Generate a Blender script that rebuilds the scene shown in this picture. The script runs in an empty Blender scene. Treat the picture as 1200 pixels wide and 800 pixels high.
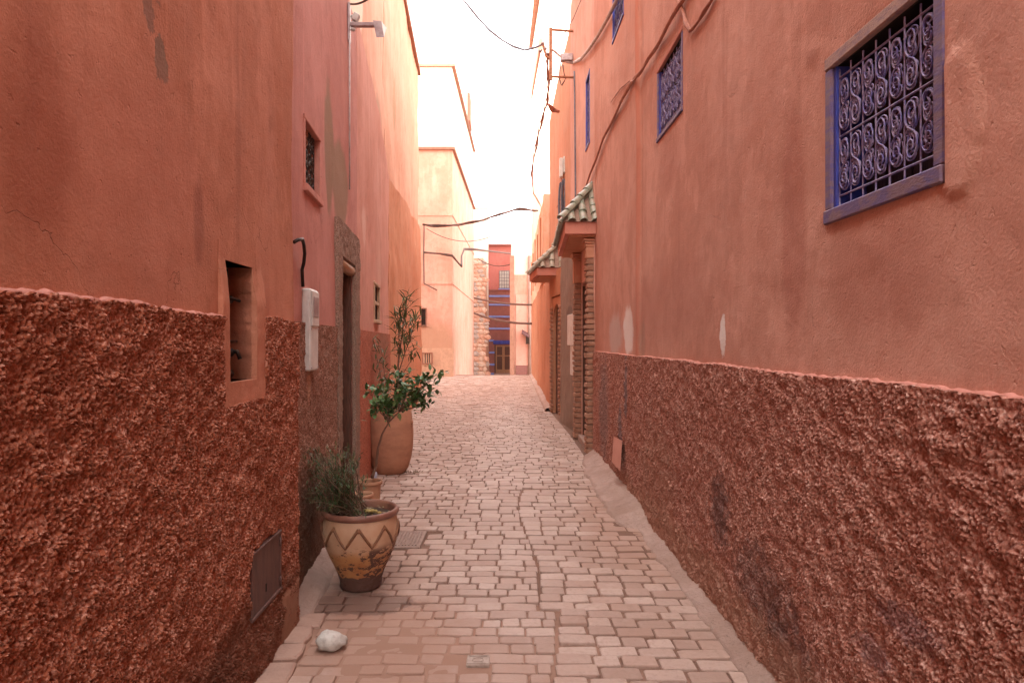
import bpy, math, random
import numpy as np
from mathutils import Vector, Matrix
from math import sin, cos, pi, radians, sqrt

random.seed(7)
S = bpy.context.scene
COL = S.collection

# ------------------------------------------------------------------ camera, sky, sun, exposure
cam = bpy.data.cameras.new('camera'); camo = bpy.data.objects.new('camera', cam); COL.objects.link(camo)
cam.sensor_width = 36; cam.lens = 24; cam.clip_start = 0.05; cam.clip_end = 3000
EYE = 1.6
camo.location = (0, 0, EYE); camo.rotation_euler = (pi/2, 0, 0)
S.camera = camo
SUN_EL, SUN_AZ = radians(30), radians(40)       # light travels towards (+sin az, +cos az)
W = bpy.data.worlds.new('World'); S.world = W; W.use_nodes = True
wn, wl = W.node_tree.nodes, W.node_tree.links
wn.clear()
sky = wn.new('ShaderNodeTexSky'); sky.sky_type = 'NISHITA'; sky.sun_disc = False
sky.sun_elevation = SUN_EL; sky.sun_rotation = SUN_AZ + pi
sky.air_density = 1.0; sky.dust_density = 6.0; sky.ozone_density = 0.6
mx = wn.new('ShaderNodeMix'); mx.data_type = 'RGBA'; mx.inputs[0].default_value = 0.65
mx.inputs[7].default_value = (9.0, 8.6, 8.2, 1)
bg = wn.new('ShaderNodeBackground'); bg.inputs[1].default_value = 0.11
wo = wn.new('ShaderNodeOutputWorld')
wl.new(sky.outputs[0], mx.inputs[6]); wl.new(mx.outputs[2], bg.inputs[0]); wl.new(bg.outputs[0], wo.inputs[0])
sl = bpy.data.lights.new('sun', 'SUN'); sl.energy = 2.4; sl.angle = radians(0.5); sl.color = (1, 0.95, 0.88)
so = bpy.data.objects.new('sun', sl); COL.objects.link(so)
sd = Vector((sin(SUN_AZ)*cos(SUN_EL), cos(SUN_AZ)*cos(SUN_EL), -sin(SUN_EL)))
so.rotation_euler = sd.to_track_quat('-Z', 'Y').to_euler(); so.location = (-10, -10, 20)
S.view_settings.view_transform = 'Standard'; S.view_settings.look = 'None'
S.view_settings.exposure = 2.75; S.view_settings.gamma = 1.0
try:
    S.cycles.max_bounces = 10; S.cycles.diffuse_bounces = 7; S.cycles.use_denoising = True
    S.cycles.use_adaptive_sampling = True
except Exception: pass

# ------------------------------------------------------------------ noise in numpy
def _h(ix, iy, seed):
    n = (ix.astype(np.int64)*374761393 + iy.astype(np.int64)*668265263 + seed*144665) & 0xffffffff
    n = ((n ^ (n >> 13))*1274126177) & 0xffffffff
    return ((n ^ (n >> 16)) & 0xffff)/65535.0
def vn(x, y, seed=0):
    x = np.asarray(x, float); y = np.asarray(y, float)
    ix, iy = np.floor(x), np.floor(y); fx, fy = x-ix, y-iy
    fx = fx*fx*(3-2*fx); fy = fy*fy*(3-2*fy)
    a, b = _h(ix, iy, seed), _h(ix+1, iy, seed); c, d = _h(ix, iy+1, seed), _h(ix+1, iy+1, seed)
    return (a*(1-fx)+b*fx)*(1-fy)+(c*(1-fx)+d*fx)*fy
def fbm(x, y, seed=0, o=3):
    r = 0; a = 1; t = 0
    for i in range(o):
        r = r+a*vn(x*2**i, y*2**i, seed+i*17); t += a; a *= .5
    return r/t

# ------------------------------------------------------------------ object helpers
LOC = {}
def thing(name, label, cat, loc=(0, 0, 0), group=None, rotz=0):
    o = bpy.data.objects.new(name, None); COL.objects.link(o); o.empty_display_size = .1
    o.location = loc; o.rotation_euler = (0, 0, rotz); o['label'] = label; o['category'] = cat
    if group: o['group'] = group
    LOC[o.name] = Vector(loc)
    return o
def tag(o, label=None, cat=None, group=None, kind=None):
    if label: o['label'] = label
    if cat: o['category'] = cat
    if group: o['group'] = group
    if kind: o['kind'] = kind
    return o
def put(name, me, mat=None, parent=None, loc=(0, 0, 0), label=None, kind=None, local=False):
    """links one mesh object; mesh coordinates are world coordinates unless local"""
    me.name = name
    o = bpy.data.objects.new(name, me); COL.objects.link(o)
    if mat is not None and not me.materials: me.materials.append(mat)
    loc = Vector(loc)
    if parent is not None:
        o.parent = parent
        if not local: loc = loc-LOC.get(parent.name, Vector((0, 0, 0)))
        base = LOC.get(parent.name, Vector((0, 0, 0)))
        LOC[o.name] = base+loc
    else:
        LOC[o.name] = loc
    o.location = loc
    if label: o['label'] = label
    if kind: o['kind'] = kind
    return o
def recentre(o):
    """moves the origin of a single-mesh thing to its base"""
    me = o.data; n = len(me.vertices); co = np.empty(n*3); me.vertices.foreach_get('co', co); co = co.reshape(-1, 3)
    c = Vector(((co[:, 0].min()+co[:, 0].max())/2, (co[:, 1].min()+co[:, 1].max())/2, co[:, 2].min()))
    me.transform(Matrix.Translation(-c)); o.location = o.location+c
    return o

class MB:
    def __init__(s): s.v = []; s.f = []
    def add(s, vs, fs):
        n = len(s.v); s.v += [tuple(v) for v in vs]; s.f += [tuple(i+n for i in f) for f in fs]
    def box(s, c, d, M=None, bev=0):
        x, y, z = d[0]/2, d[1]/2, d[2]/2
        if bev:
            b = bev; vs = []
            for sx in (-1, 1):
                for sy in (-1, 1):
                    for sz in (-1, 1):
                        vs += [(sx*(x-b), sy*(y-b), sz*z), (sx*(x-b), sy*y, sz*(z-b)), (sx*x, sy*(y-b), sz*(z-b))]
            I = lambda sx, sy, sz, k: (((sx > 0)*2+(sy > 0))*2+(sz > 0))*3+k
            fs = []
            for sz in (-1, 1): fs.append([I(-1, -1, sz, 0), I(1, -1, sz, 0), I(1, 1, sz, 0), I(-1, 1, sz, 0)])
            for sy in (-1, 1): fs.append([I(-1, sy, -1, 1), I(1, sy, -1, 1), I(1, sy, 1, 1), I(-1, sy, 1, 1)])
            for sx in (-1, 1): fs.append([I(sx, -1, -1, 2), I(sx, 1, -1, 2), I(sx, 1, 1, 2), I(sx, -1, 1, 2)])
            for a in (-1, 1):
                for b_ in (-1, 1):
                    fs.append([I(-1, a, b_, 0), I(1, a, b_, 0), I(1, a, b_, 1), I(-1, a, b_, 1)])
                    fs.append([I(a, -1, b_, 0), I(a, 1, b_, 0), I(a, 1, b_, 2), I(a, -1, b_, 2)])
                    fs.append([I(a, b_, -1, 1), I(a, b_, 1, 1), I(a, b_, 1, 2), I(a, b_, -1, 2)])
                    for q in (-1, 1): fs.append([I(a, b_, q, 0), I(a, b_, q, 1), I(a, b_, q, 2)])
        else:
            vs = [(sx*x, sy*y, sz*z) for sx in (-1, 1) for sy in (-1, 1) for sz in (-1, 1)]
            fs = [(0, 1, 3, 2), (4, 6, 7, 5), (0, 4, 5, 1), (2, 3, 7, 6), (0, 2, 6, 4), (1, 5, 7, 3)]
        c = Vector(c)
        vs = [(M @ Vector(v) if M else Vector(v))+c for v in vs]
        s.add(vs, fs); return s
    def hexa(s, p8):     # 8 points: bottom ring 0-3, top ring 4-7
        s.add(p8, [(3, 2, 1, 0), (4, 5, 6, 7), (0, 1, 5, 4), (1, 2, 6, 5), (2, 3, 7, 6), (3, 0, 4, 7)]); return s
    def tube(s, pts, r, n=6, cap=True):
        pts = [Vector(p) for p in pts]; rs = r if isinstance(r, (list, tuple)) else [r]*len(pts)
        base = len(s.v); up = None; vs = []; fs = []
        for i, p in enumerate(pts):
            t = (pts[min(i+1, len(pts)-1)]-pts[max(i-1, 0)])
            t = t.normalized() if t.length > 1e-9 else Vector((0, 0, 1))
            if up is None:
                up = Vector((0, 0, 1)) if abs(t.z) < .9 else Vector((1, 0, 0))
            a = t.cross(up)
            a = a.normalized() if a.length > 1e-6 else t.orthogonal().normalized()
            up = a.cross(t).normalized()
            for k in range(n):
                w = 2*pi*k/n; vs.append(p+(a*cos(w)+up*sin(w))*rs[i])
        for i in range(len(pts)-1):
            for k in range(n):
                k2 = (k+1) % n; fs.append((i*n+k, i*n+k2, (i+1)*n+k2, (i+1)*n+k))
        if cap: fs.append(tuple(range(n-1, -1, -1))); fs.append(tuple((len(pts)-1)*n+k for k in range(n)))
        s.add(vs, fs); return s
    def lathe(s, prof, c=(0, 0, 0), n=40, fn=None):
        vs = []; fs = []; m = len(prof)
        for i, (r, z) in enumerate(prof):
            for k in range(n):
                w = 2*pi*k/n; rr, zz = (fn(w, r, z) if fn else (r, z))
                vs.append((c[0]+rr*cos(w), c[1]+rr*sin(w), c[2]+zz))
        for i in range(m-1):
            for k in range(n):
                k2 = (k+1) % n; fs.append((i*n+k, i*n+k2, (i+1)*n+k2, (i+1)*n+k))
        s.add(vs, fs); return s
    def ball(s, c, r, n=8, m=6, sc=(1, 1, 1), jit=0):
        vs = []; fs = []
        for i in range(m+1):
            th = pi*i/m
            for k in range(n):
                w = 2*pi*k/n; q = 1+random.uniform(-jit, jit)
                vs.append((c[0]+r*sc[0]*q*sin(th)*cos(w), c[1]+r*sc[1]*q*sin(th)*sin(w), c[2]+r*sc[2]*q*cos(th)))
        for i in range(m):
            for k in range(n):
                k2 = (k+1) % n; fs.append((i*n+k, (i+1)*n+k, (i+1)*n+k2, i*n+k2))
        s.add(vs, fs); return s
    def mesh(s, smooth=False, angle=None):
        me = bpy.data.meshes.new('m'); me.from_pydata(s.v, [], s.f); me.validate(); me.update()
        if smooth or angle:
            me.polygons.foreach_set('use_smooth', [True]*len(me.polygons))
            if angle:
                try: me.set_sharp_from_angle(angle=angle)
                except Exception: pass
        return me
def np_mesh(V, Q, smooth=True):
    me = bpy.data.meshes.new('m')
    V = np.ascontiguousarray(V, dtype=np.float32); Q = np.ascontiguousarray(Q, dtype=np.int32)
    me.vertices.add(len(V)); me.vertices.foreach_set('co', V.ravel())
    me.loops.add(Q.size); me.loops.foreach_set('vertex_index', Q.ravel())
    me.polygons.add(len(Q)); me.polygons.foreach_set('loop_start', np.arange(0, Q.size, 4, dtype=np.int32))
    me.polygons.foreach_set('use_smooth', np.full(len(Q), smooth))
    me.update(calc_edges=True); me.validate()
    return me

# ------------------------------------------------------------------ materials
class NT:
    def __init__(s, name):
        s.m = bpy.data.materials.new(name); s.m.use_nodes = True
        s.n = s.m.node_tree.nodes; s.l = s.m.node_tree.links
        s.b = s.n['Principled BSDF']; s.tc = s.n.new('ShaderNodeTexCoord'); s.P = s.tc.outputs['Object']
    def put(s, sock, v):
        if hasattr(v, 'is_output'): s.l.new(v, sock)
        else:
            if isinstance(v, tuple) and len(v) == 3 and sock.type == 'RGBA': v = v+(1,)
            sock.default_value = v
    def noise(s, scale, detail=4, rough=.55, vec=None, st=None, dist=0):
        v = vec or s.P
        if st:
            mp = s.n.new('ShaderNodeVectorMath'); mp.operation = 'MULTIPLY'; s.l.new(v, mp.inputs[0]); mp.inputs[1].default_value = st; v = mp.outputs[0]
        n = s.n.new('ShaderNodeTexNoise'); s.l.new(v, n.inputs['Vector']); n.inputs['Scale'].default_value = scale
        n.inputs['Detail'].default_value = detail; n.inputs['Roughness'].default_value = rough; n.inputs['Distortion'].default_value = dist
        return n.outputs[0]
    def math(s, op, a, b=0.0, clamp=False):
        n = s.n.new('ShaderNodeMath'); n.operation = op; n.use_clamp = clamp; s.put(n.inputs[0], a); s.put(n.inputs[1], b); return n.outputs[0]
    def rng(s, v, a, b, c=0.0, d=1.0):
        n = s.n.new('ShaderNodeMapRange'); n.interpolation_type = 'SMOOTHSTEP'
        for i, q in enumerate((v, a, b, c, d)): s.put(n.inputs[i], q)
        return n.outputs[0]
    def mix(s, f, a, b, mode='MIX'):
        n = s.n.new('ShaderNodeMix'); n.data_type = 'RGBA'; n.blend_type = mode
        s.put(n.inputs[0], f); s.put(n.inputs[6], a); s.put(n.inputs[7], b); return n.outputs[2]
    def spot(s, c, r, amp=.5, nscale=6, soft=.25):
        a = s.n.new('ShaderNodeVectorMath'); a.operation = 'SUBTRACT'; s.l.new(s.P, a.inputs[0]); a.inputs[1].default_value = c
        b = s.n.new('ShaderNodeVectorMath'); b.operation = 'MULTIPLY'; s.l.new(a.outputs[0], b.inputs[0]); b.inputs[1].default_value = (0 if r[0] == 0 else 1/r[0], 1/r[1], 1/r[2])
        d = s.n.new('ShaderNodeVectorMath'); d.operation = 'LENGTH'; s.l.new(b.outputs[0], d.inputs[0])
        q = s.math('ADD', d.outputs['Value'], s.math('MULTIPLY', s.math('SUBTRACT', s.noise(nscale, 5, .7), .5), amp*2))
        return s.rng(q, 1+soft/2, 1-soft/2)
    def z(s):
        n = s.n.new('ShaderNodeSeparateXYZ'); s.l.new(s.P, n.inputs[0]); return n.outputs[2]
    def bump(s, h, strength=.5, dist=.01, nrm=None):
        n = s.n.new('ShaderNodeBump'); n.inputs['Strength'].default_value = strength; n.inputs['Distance'].default_value = dist
        s.l.new(h, n.inputs['Height'])
        if nrm: s.l.new(nrm, n.inputs['Normal'])
        return n.outputs[0]
    def done(s, col, rough=.85, nrm=None, metal=0, spec=.3):
        s.put(s.b.inputs['Base Color'], col); s.put(s.b.inputs['Roughness'], rough); s.b.inputs['Metallic'].default_value = metal
        s.b.inputs['Specular IOR Level'].default_value = spec
        if nrm: s.l.new(nrm, s.b.inputs['Normal'])
        return s.m

def plaster(name, c, c2, cs, streak=.5, bump=.5, spots=(), patches=(), fine=55, bd=.007, blotch=1.0):
    """hand-rendered lime plaster: c main, c2 blotches, cs vertical run-off streaks"""
    t = NT(name)
    big = t.rng(t.noise(.9, 5, .6, dist=.4), .36, .66)
    col = t.mix(t.math('MULTIPLY', big, blotch), c, c2)
    med = t.rng(t.noise(4.5, 5, .65, dist=.6), .42, .72)
    col = t.mix(t.math('MULTIPLY', med, .6), col, tuple(x*.78 for x in c2))
    st = t.rng(t.noise(2.6, 5, .62, st=(1, 2.2, .13)), .5, .74)
    col = t.mix(t.math('MULTIPLY', st, streak), col, cs)
    st2 = t.rng(t.noise(5, 4, .6, st=(1, 2.6, .1)), .56, .72)
    col = t.mix(t.math('MULTIPLY', st2, streak*.6), col, tuple(min(1, x*1.28) for x in c))
    pt = t.rng(t.noise(.75, 7, .72, st=(1, 1, .6)), .525, .55)
    col = t.mix(t.math('MULTIPLY', pt, .32), col, tuple(min(1, x*1.25+.02) for x in c))
    pt2 = t.rng(t.noise(1.7, 7, .75, st=(1, 1.3, .5)), .60, .63)
    col = t.mix(t.math('MULTIPLY', pt2, .4), col, tuple(x*.8 for x in c2))
    ch = t.rng(t.noise(11, 5, .8), .69, .72)
    col = t.mix(t.math('MULTIPLY', ch, .6), col, tuple(x*.5 for x in c))
    g = t.noise(140, 3, .7)
    col = t.mix(.35, col, t.mix(g, tuple(x*.6 for x in c), tuple(min(1, x*1.35) for x in c)))
    for (ctr, r, colr, amt, amp, ns, soft) in spots:
        col = t.mix(t.math('MULTIPLY', t.spot(ctr, r, amp, ns, soft), amt), col, colr)
    h = t.math('ADD', t.math('MULTIPLY', t.noise(fine*1.6, 5, .7), .7), t.math('ADD', t.math('MULTIPLY', t.noise(fine*.16, 4, .55), 1.0), t.math('MULTIPLY', t.noise(3.0, 5, .6), 2.0)))
    h = t.math('SUBTRACT', h, t.math('MULTIPLY', t.rng(t.noise(26, 3, .6), .66, .72), .5)); h = t.math('SUBTRACT', h, t.math('MULTIPLY', ch, .5))
    cr = t.n.new('ShaderNodeTexVoronoi'); cr.feature = 'DISTANCE_TO_EDGE'; cr.inputs['Scale'].default_value = .9
    wv = t.n.new('ShaderNodeVectorMath'); wv.operation = 'ADD'; t.l.new(t.P, wv.inputs[0])
    nn = t.n.new('ShaderNodeTexNoise'); nn.inputs['Scale'].default_value = 3; nn.inputs['Detail'].default_value = 6; t.l.new(t.P, nn.inputs['Vector']); t.l.new(nn.outputs[1], wv.inputs[1])
    t.l.new(wv.outputs[0], cr.inputs['Vector'])
    crack = t.math('MULTIPLY', t.rng(cr.outputs[0], .004, 0.0), t.rng(t.noise(1.1, 2), .52, .6))
    col = t.mix(t.math('MULTIPLY', crack, .3), col, tuple(x*.35 for x in c))
    h = t.math('SUBTRACT', h, t.math('MULTIPLY', crack, .8))
    return t.done(col, .9, t.bump(h, bump, bd), spec=.15)

def roughcast(name, c, lit_speck, deep, spots=(), sc=1.0):
    t = NT(name)
    col = t.mix(t.rng(t.noise(85*sc, 3, .6), .44, .66), c, lit_speck)  # random pale specks painted in for light on the grain tips
    col = t.mix(t.math('MULTIPLY', t.rng(t.noise(60*sc, 3, .6), .48, .60), .75), col, tuple(x*.45 for x in deep))  # random dark specks painted in for shaded pits between grains
    col = t.mix(t.math('MULTIPLY', t.rng(t.noise(1.6, 5, .6), .42, .7), .55), col, deep)
    col = t.mix(.25, col, t.mix(t.noise(160, 2), tuple(x*.5 for x in c), tuple(min(1, x*1.6) for x in c)))
    for (ctr, r, colr, amt, amp, ns, soft) in spots:
        col = t.mix(t.math('MULTIPLY', t.spot(ctr, r, amp, ns, soft), amt), col, colr)
    h = t.math('ADD', t.noise(120*sc, 4, .65), t.math('MULTIPLY', t.noise(55*sc, 3, .6), 1.5))
    return t.done(col, .88, t.bump(h, .5, .008), spec=.10)

def simple(name, c, c2=None, scale=8, rough=.6, metal=0, bump=.2, bs=60, st=None, lo=.4, hi=.65, spec=.4, bd=.004):
    t = NT(name); c2 = c2 or tuple(x*.6 for x in c)
    col = t.mix(t.rng(t.noise(scale, 5, .65, st=st), lo, hi), c, c2)
    col = t.mix(.2, col, t.mix(t.noise(scale*9, 3), tuple(x*.6 for x in c), tuple(min(1, x*1.4) for x in c)))
    return t.done(col, rough, t.bump(t.noise(bs, 4, .6, st=st), bump, bd), metal, spec)

# walls described by a plan line X = a + b*Y ; side +1 faces +X (left houses), -1 faces -X (right houses)
class Wall:
    def __init__(s, a, b, side):
        s.a, s.b, s.side = a, b, side
        k = sqrt(1+b*b); s.n = Vector((side/k, -side*b/k, 0)); s.t = Vector((b/k, 1/k, 0))
        s.M = Matrix((s.n, s.t, Vector((0, 0, 1)))).transposed()    # local x = out, y = along, z = up
    def X(s, Y): return s.a+s.b*Y
    def p(s, Y, z, off=0): return Vector((s.X(Y), Y, z))+s.n*off
    def Y(s, px, off=0): return (s.a+s.side*off)/((px-600)/800-s.b)
    def px(s, px, py, off=0):
        Y = s.Y(px, off); q = s.p(Y, EYE-(py-400)/800*Y, off); return q
L1 = Wall(-1.143, -.025, 1); L2 = Wall(-.952, -.09, 1); L3 = Wall(-.814, -.11, 1); L4 = Wall(-1.417, -.058, 1)
R1 = Wall(1.28, -.0125, -1)
R4 = Wall(.842, .0025, -1)
def pix(px, py, Y): return Vector(((px-600)/800*Y, Y, EYE-(py-400)/800*Y))

def axis(a, b, step, brk=()):
    pts = sorted({a, b, *[q for q in brk if a < q < b]}); out = []
    for p, q in zip(pts, pts[1:]):
        st = step(p) if callable(step) else step
        n = max(1, int(round((q-p)/st))); out += list(np.linspace(p, q, n+1)[:-1])
    return np.array(out+[pts[-1]])
def wall_grid(w, y0, y1, z0, z1, step, holes=(), disp=None, off=0, skirt=.3, top=None, brk=(), zstep=None, edge_flat=.0, smooth=True):
    ys = axis(y0, y1, step, [h[0] for h in holes]+[h[1] for h in holes]+list(brk))
    zs = axis(z0, z1, zstep or (step if not callable(step) else step(y0)), [h[2] for h in holes]+[h[3] for h in holes])
    YY, ZZ = np.meshgrid(ys, zs, indexing='ij'); k = sqrt(1+w.b**2)
    o = np.full(YY.shape, float(off))
    if disp is not None:
        d = disp(YY, ZZ)
        if edge_flat:
            for h in holes:
                dy = np.maximum(np.maximum(h[0]-YY, YY-h[1]), 0); dz = np.maximum(np.maximum(h[2]-ZZ, ZZ-h[3]), 0)
                d = d*np.clip(np.hypot(dy, dz)/edge_flat, 0, 1)
        o = o+d
    Zp = ZZ.copy()
    if top is not None:
        f = np.clip((ZZ-z0)/(z1-z0), 0, 1)**3; Zp = ZZ+top(YY)*f
    X = w.a+w.b*YY+w.n.x*o; Y = YY+w.n.y*o
    V = np.stack([X, Y, Zp], -1).reshape(-1, 3); ny, nz = YY.shape
    idx = np.arange(ny*nz).reshape(ny, nz)
    keep = np.ones((ny-1, nz-1), bool)
    cy = (ys[:-1]+ys[1:])/2; cz = (zs[:-1]+zs[1:])/2
    for h in holes:
        keep &= ~((cy[:, None] > h[0]) & (cy[:, None] < h[1]) & (cz[None] > h[2]) & (cz[None] < h[3]))
    a = idx[:-1, :-1][keep]; b = idx[1:, :-1][keep]; c = idx[1:, 1:][keep]; d = idx[:-1, 1:][keep]
    Q = np.stack([a, b, c, d], -1)
    if w.side < 0: Q = Q[:, ::-1]
    if skirt:
        E = np.concatenate([Q[:, [0, 1]], Q[:, [1, 2]], Q[:, [2, 3]], Q[:, [3, 0]]])
        key = np.sort(E, 1); kk = key[:, 0]*len(V)+key[:, 1]
        u, inv, cnt = np.unique(kk, return_inverse=True, return_counts=True); B = E[cnt[inv] == 1]
        bv = np.unique(B); mp = np.full(len(V), -1); mp[bv] = np.arange(len(bv))+len(V)
        NV = V[bv].copy(); base = np.stack([w.a+w.b*YY.ravel()[bv], YY.ravel()[bv]], -1)
        NV[:, 0] = base[:, 0]+w.n.x*(off-skirt); NV[:, 1] = base[:, 1]+w.n.y*(off-skirt)
        V = np.concatenate([V, NV]); Q = np.concatenate([Q, np.stack([B[:, 1], B[:, 0], mp[B[:, 0]], mp[B[:, 1]]], -1)])
    me = np_mesh(V, Q, smooth)
    if smooth:
        try: me.set_sharp_from_angle(angle=radians(55))
        except Exception: pass
    return me
def wbox(mb, w, y0, y1, z0, z1, o0, o1, bev=0):
    """a box lying along a wall"""
    c = (w.p(y0, 0, (o0+o1)/2)+w.p(y1, 0, (o0+o1)/2))/2; c.z = (z0+z1)/2
    ln = (w.p(y1, 0)-w.p(y0, 0)).length
    mb.box(c, (abs(o1-o0), ln, z1-z0), w.M, bev); return mb
def core(w, y0, y1, z1, depth=6, off=-.31, z0=-.3):
    b = MB(); sd_ = w.side
    p = [w.p(y0, z0, off), w.p(y1, z0, off), w.p(y1, z0, off)+Vector((-sd_*depth, 0, 0)), w.p(y0, z0, off)+Vector((-sd_*depth, 0, 0))]
    b.hexa(p+[Vector((q.x, q.y, z1)) for q in p]); return b.mesh()

def gentle(seed, a=.02, b=.006):
    return lambda Y, Z: a*(fbm(Y*.8, Z*.8, seed, 3)-.5)*2+b*(fbm(Y*5, Z*5, seed+5, 3)-.5)*2
def worley(x, y, seed):
    ix, iy = np.floor(x), np.floor(y); best = np.full(np.shape(x), 9.0)
    for dx in (-1, 0, 1):
        for dy in (-1, 0, 1):
            cx, cy = ix+dx, iy+dy
            px_, py_ = cx+_h(cx, cy, seed), cy+_h(cx, cy, seed+1); sc_ = .75+.6*_h(cx, cy, seed+2)
            best = np.minimum(best, ((x-px_)**2+(y-py_)**2)*sc_)
    return best
def cast(seed, amp=.02, g=.03):
    """thrown roughcast: rounded lumps of mixed size with finer grains between"""
    def f(Y, Z):
        wy = Y+.012*vn(Y/.03, Z/.03, seed+40); wz = Z+.012*vn(Y/.03, Z/.03, seed+41)
        n1 = np.clip(1-worley(wy/g, wz/g, seed)*1.25, 0, 1)
        n2 = np.clip(1-worley(wy/(g*.6)+.3*wz/g, wz/(g*.6), seed+3)*1.3, 0, 1)
        n3 = vn(Y/.16, Z/.16, seed+6); m = .35+1.1*vn(Y/.045, Z/.045, seed+12)
        return amp*(m*(.75*n1+.40*n2)+.35*vn(Y/(g*.5), Z/(g*.5), seed+9))+.006*n3
    return f

# colours (albedo)
PINK = (.50, .205, .15); PINK2 = (.42, .155, .105); PDK = (.30, .11, .075)
m_left = plaster('plaster_left', (.51, .215, .135), (.39, .135, .07), (.26, .095, .06), .7, .8, spots=[
    ((0, 2.32, 2.55), (0, .05, .075), (.22, .12, .08), .95, 1.1, 17, .10),
    ((0, 2.24, 2.68), (0, .035, .07), (.25, .12, .08), .9, 1.2, 20, .10),
    ((0, 2.28, 2.80), (0, .05, .06), (.25, .12, .08), .9, 1.4, 20, .10),
    ((0, 2.36, 2.84), (0, .04, .05), (.25, .12, .08), .9, 1.4, 20, .10),
    ((0, 2.62, 2.06), (0, .045, .16), (.25, .09, .055), .75, .3, 7, .8),
    ((0, 2.2, 2.1), (0, .5, .35), (.52, .2, .14), .35, .3, 3, 1),
    ((0, 1.7, 2.1), (0, .14, .3), (.30, .085, .045), .6, .5, 5, .9),
    ((0, 1.95, 2.9), (0, .2, .25), (.52, .22, .16), .5, .5, 4, .9)])
m_left2 = plaster('plaster_left_second', (.54, .245, .20), (.46, .18, .14), (.36, .14, .11), .75, .6, spots=[
    ((0, 5.35, 3.1), (0, .2, .5), (.27, .17, .10), .85, .3, 5, .35),
    ((0, 5.9, 2.95), (0, .42, .36), (.30, .19, .12), .9, .25, 5, .3)])
m_left3 = plaster('plaster_left_third', (.60, .29, .22), (.53, .21, .14), (.62, .36, .27), .8, .5, spots=[
    ((0, 7.6, 2.9), (0, .16, .22), (.7, .45, .36), .6, .5, 5, .6),
    ((0, 9.7, 2.6), (0, .25, .5), (.66, .38, .28), .5, .5, 4, .8)])
m_left4 = plaster('plaster_end_glow', (.60, .27, .15), (.55, .20, .10), (.66, .38, .24), .8, .4)  # orange glow of reflected light painted into the end wall colour
m_upper = plaster('plaster_peach_upper', (.66, .35, .235), (.60, .29, .18), (.52, .24, .14), .6, .35, spots=[
    ((0, 7.6, 6.3), (0, .75, 1.3), (.82, .66, .50), .9, .2, 3, .15),
    ((0, 13.2, 6.2), (0, .2, .5), (.42, .25, .14), .8, .5, 3, .3),
    ((0, 10.6, 4.9), (0, .5, .5), (.42, .26, .18), .7, .5, 3, .5)])
m_right = plaster('plaster_right', (.59, .32, .245), (.49, .22, .155), (.36, .145, .10), .55, .85, spots=[
    ((0, 3.98, 1.63), (0, .055, .115), (.80, .74, .70), .95, .6, 14, .2),
    ((0, 7.85, 1.68), (0, .45, .24), (.55, .43, .39), .7, .5, 5, .7),
    ((0, 7.0, 1.70), (0, .28, .25), (.78, .72, .68), .85, .5, 6, .35),
    ((0, 6.45, 3.0), (0, .045, 3.), (.55, .21, .14), .7, .1, 2, .8),
    ((0, 6.3, 1.6), (0, .12, .22), (.40, .26, .20), .6, .4, 7, .5),
    ((0, 3.02, 2.1), (0, .12, .5), (.40, .16, .115), .6, .3, 3, .6),
    ((0, 2.35, 1.82), (0, .32, .2), (.42, .18, .13), .5, .5, 4, .8),
    ((0, 5.3, 3.0), (0, .3, .25), (.42, .18, .13), .45, .5, 4, .8),
    ((0, 5.5, 1.9), (0, 1.2, .3), (.40, .17, .13), .35, .4, 3, 1)], fine=60)
m_right2 = plaster('plaster_right_second', (.63, .37, .30), (.56, .29, .22), (.48, .22, .16), .6, .5)
m_tan = plaster('plaster_tan_worn', (.55, .30, .20), (.58, .24, .14), (.42, .25, .17), .7, .4)
m_orange = plaster('plaster_orange', (.52, .245, .145), (.46, .19, .10), (.36, .16, .10), .4, .5, spots=[
    ((0, 15.8, 1.2), (0, .6, 1.8), (.40, .20, .12), .5, .4, 3, .8)])
m_palestripe = plaster('plaster_pale_peeling', (.80, .52, .38), (.74, .38, .22), (.86, .74, .62), .9, .3)
m_grey = plaster('bare_cement_render', (.30, .215, .17), (.25, .175, .135), (.2, .14, .11), .6, .9, spots=[
    ((0, 12.6, 2.1), (0, .35, .16), (.17, .12, .10), .8, .4, 5, .4)], fine=40)
m_cast_l = roughcast('roughcast_red', (.34, .105, .055), (.66, .36, .27), (.20, .06, .032), spots=[
    ((0, 3.25, .18), (0, .7, .28), (.13, .055, .035), .7, .5, 6, .6),
    ((0, 2.4, .2), (0, .5, .22), (.14, .06, .04), .55, .5, 6, .7)])
m_cast_l2 = roughcast('roughcast_brown', (.30, .15, .10), (.58, .39, .31), (.17, .075, .05), sc=1.3, spots=[
    ((0, 4.6, .35), (0, .6, .45), (.10, .06, .04), .7, .5, 6, .7), ((0, 4.45, 1.32), (0, .06, .1), (.5, .3, .2), .6, .4, 9, .5)])
m_cast_l3 = roughcast('roughcast_pink', (.46, .15, .09), (.58, .25, .17), (.32, .12, .08), sc=.8, spots=[
    ((0, 9.9, 1.3), (0, 1.2, .5), (.25, .14, .09), .5, .5, 3, .6)])
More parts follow.
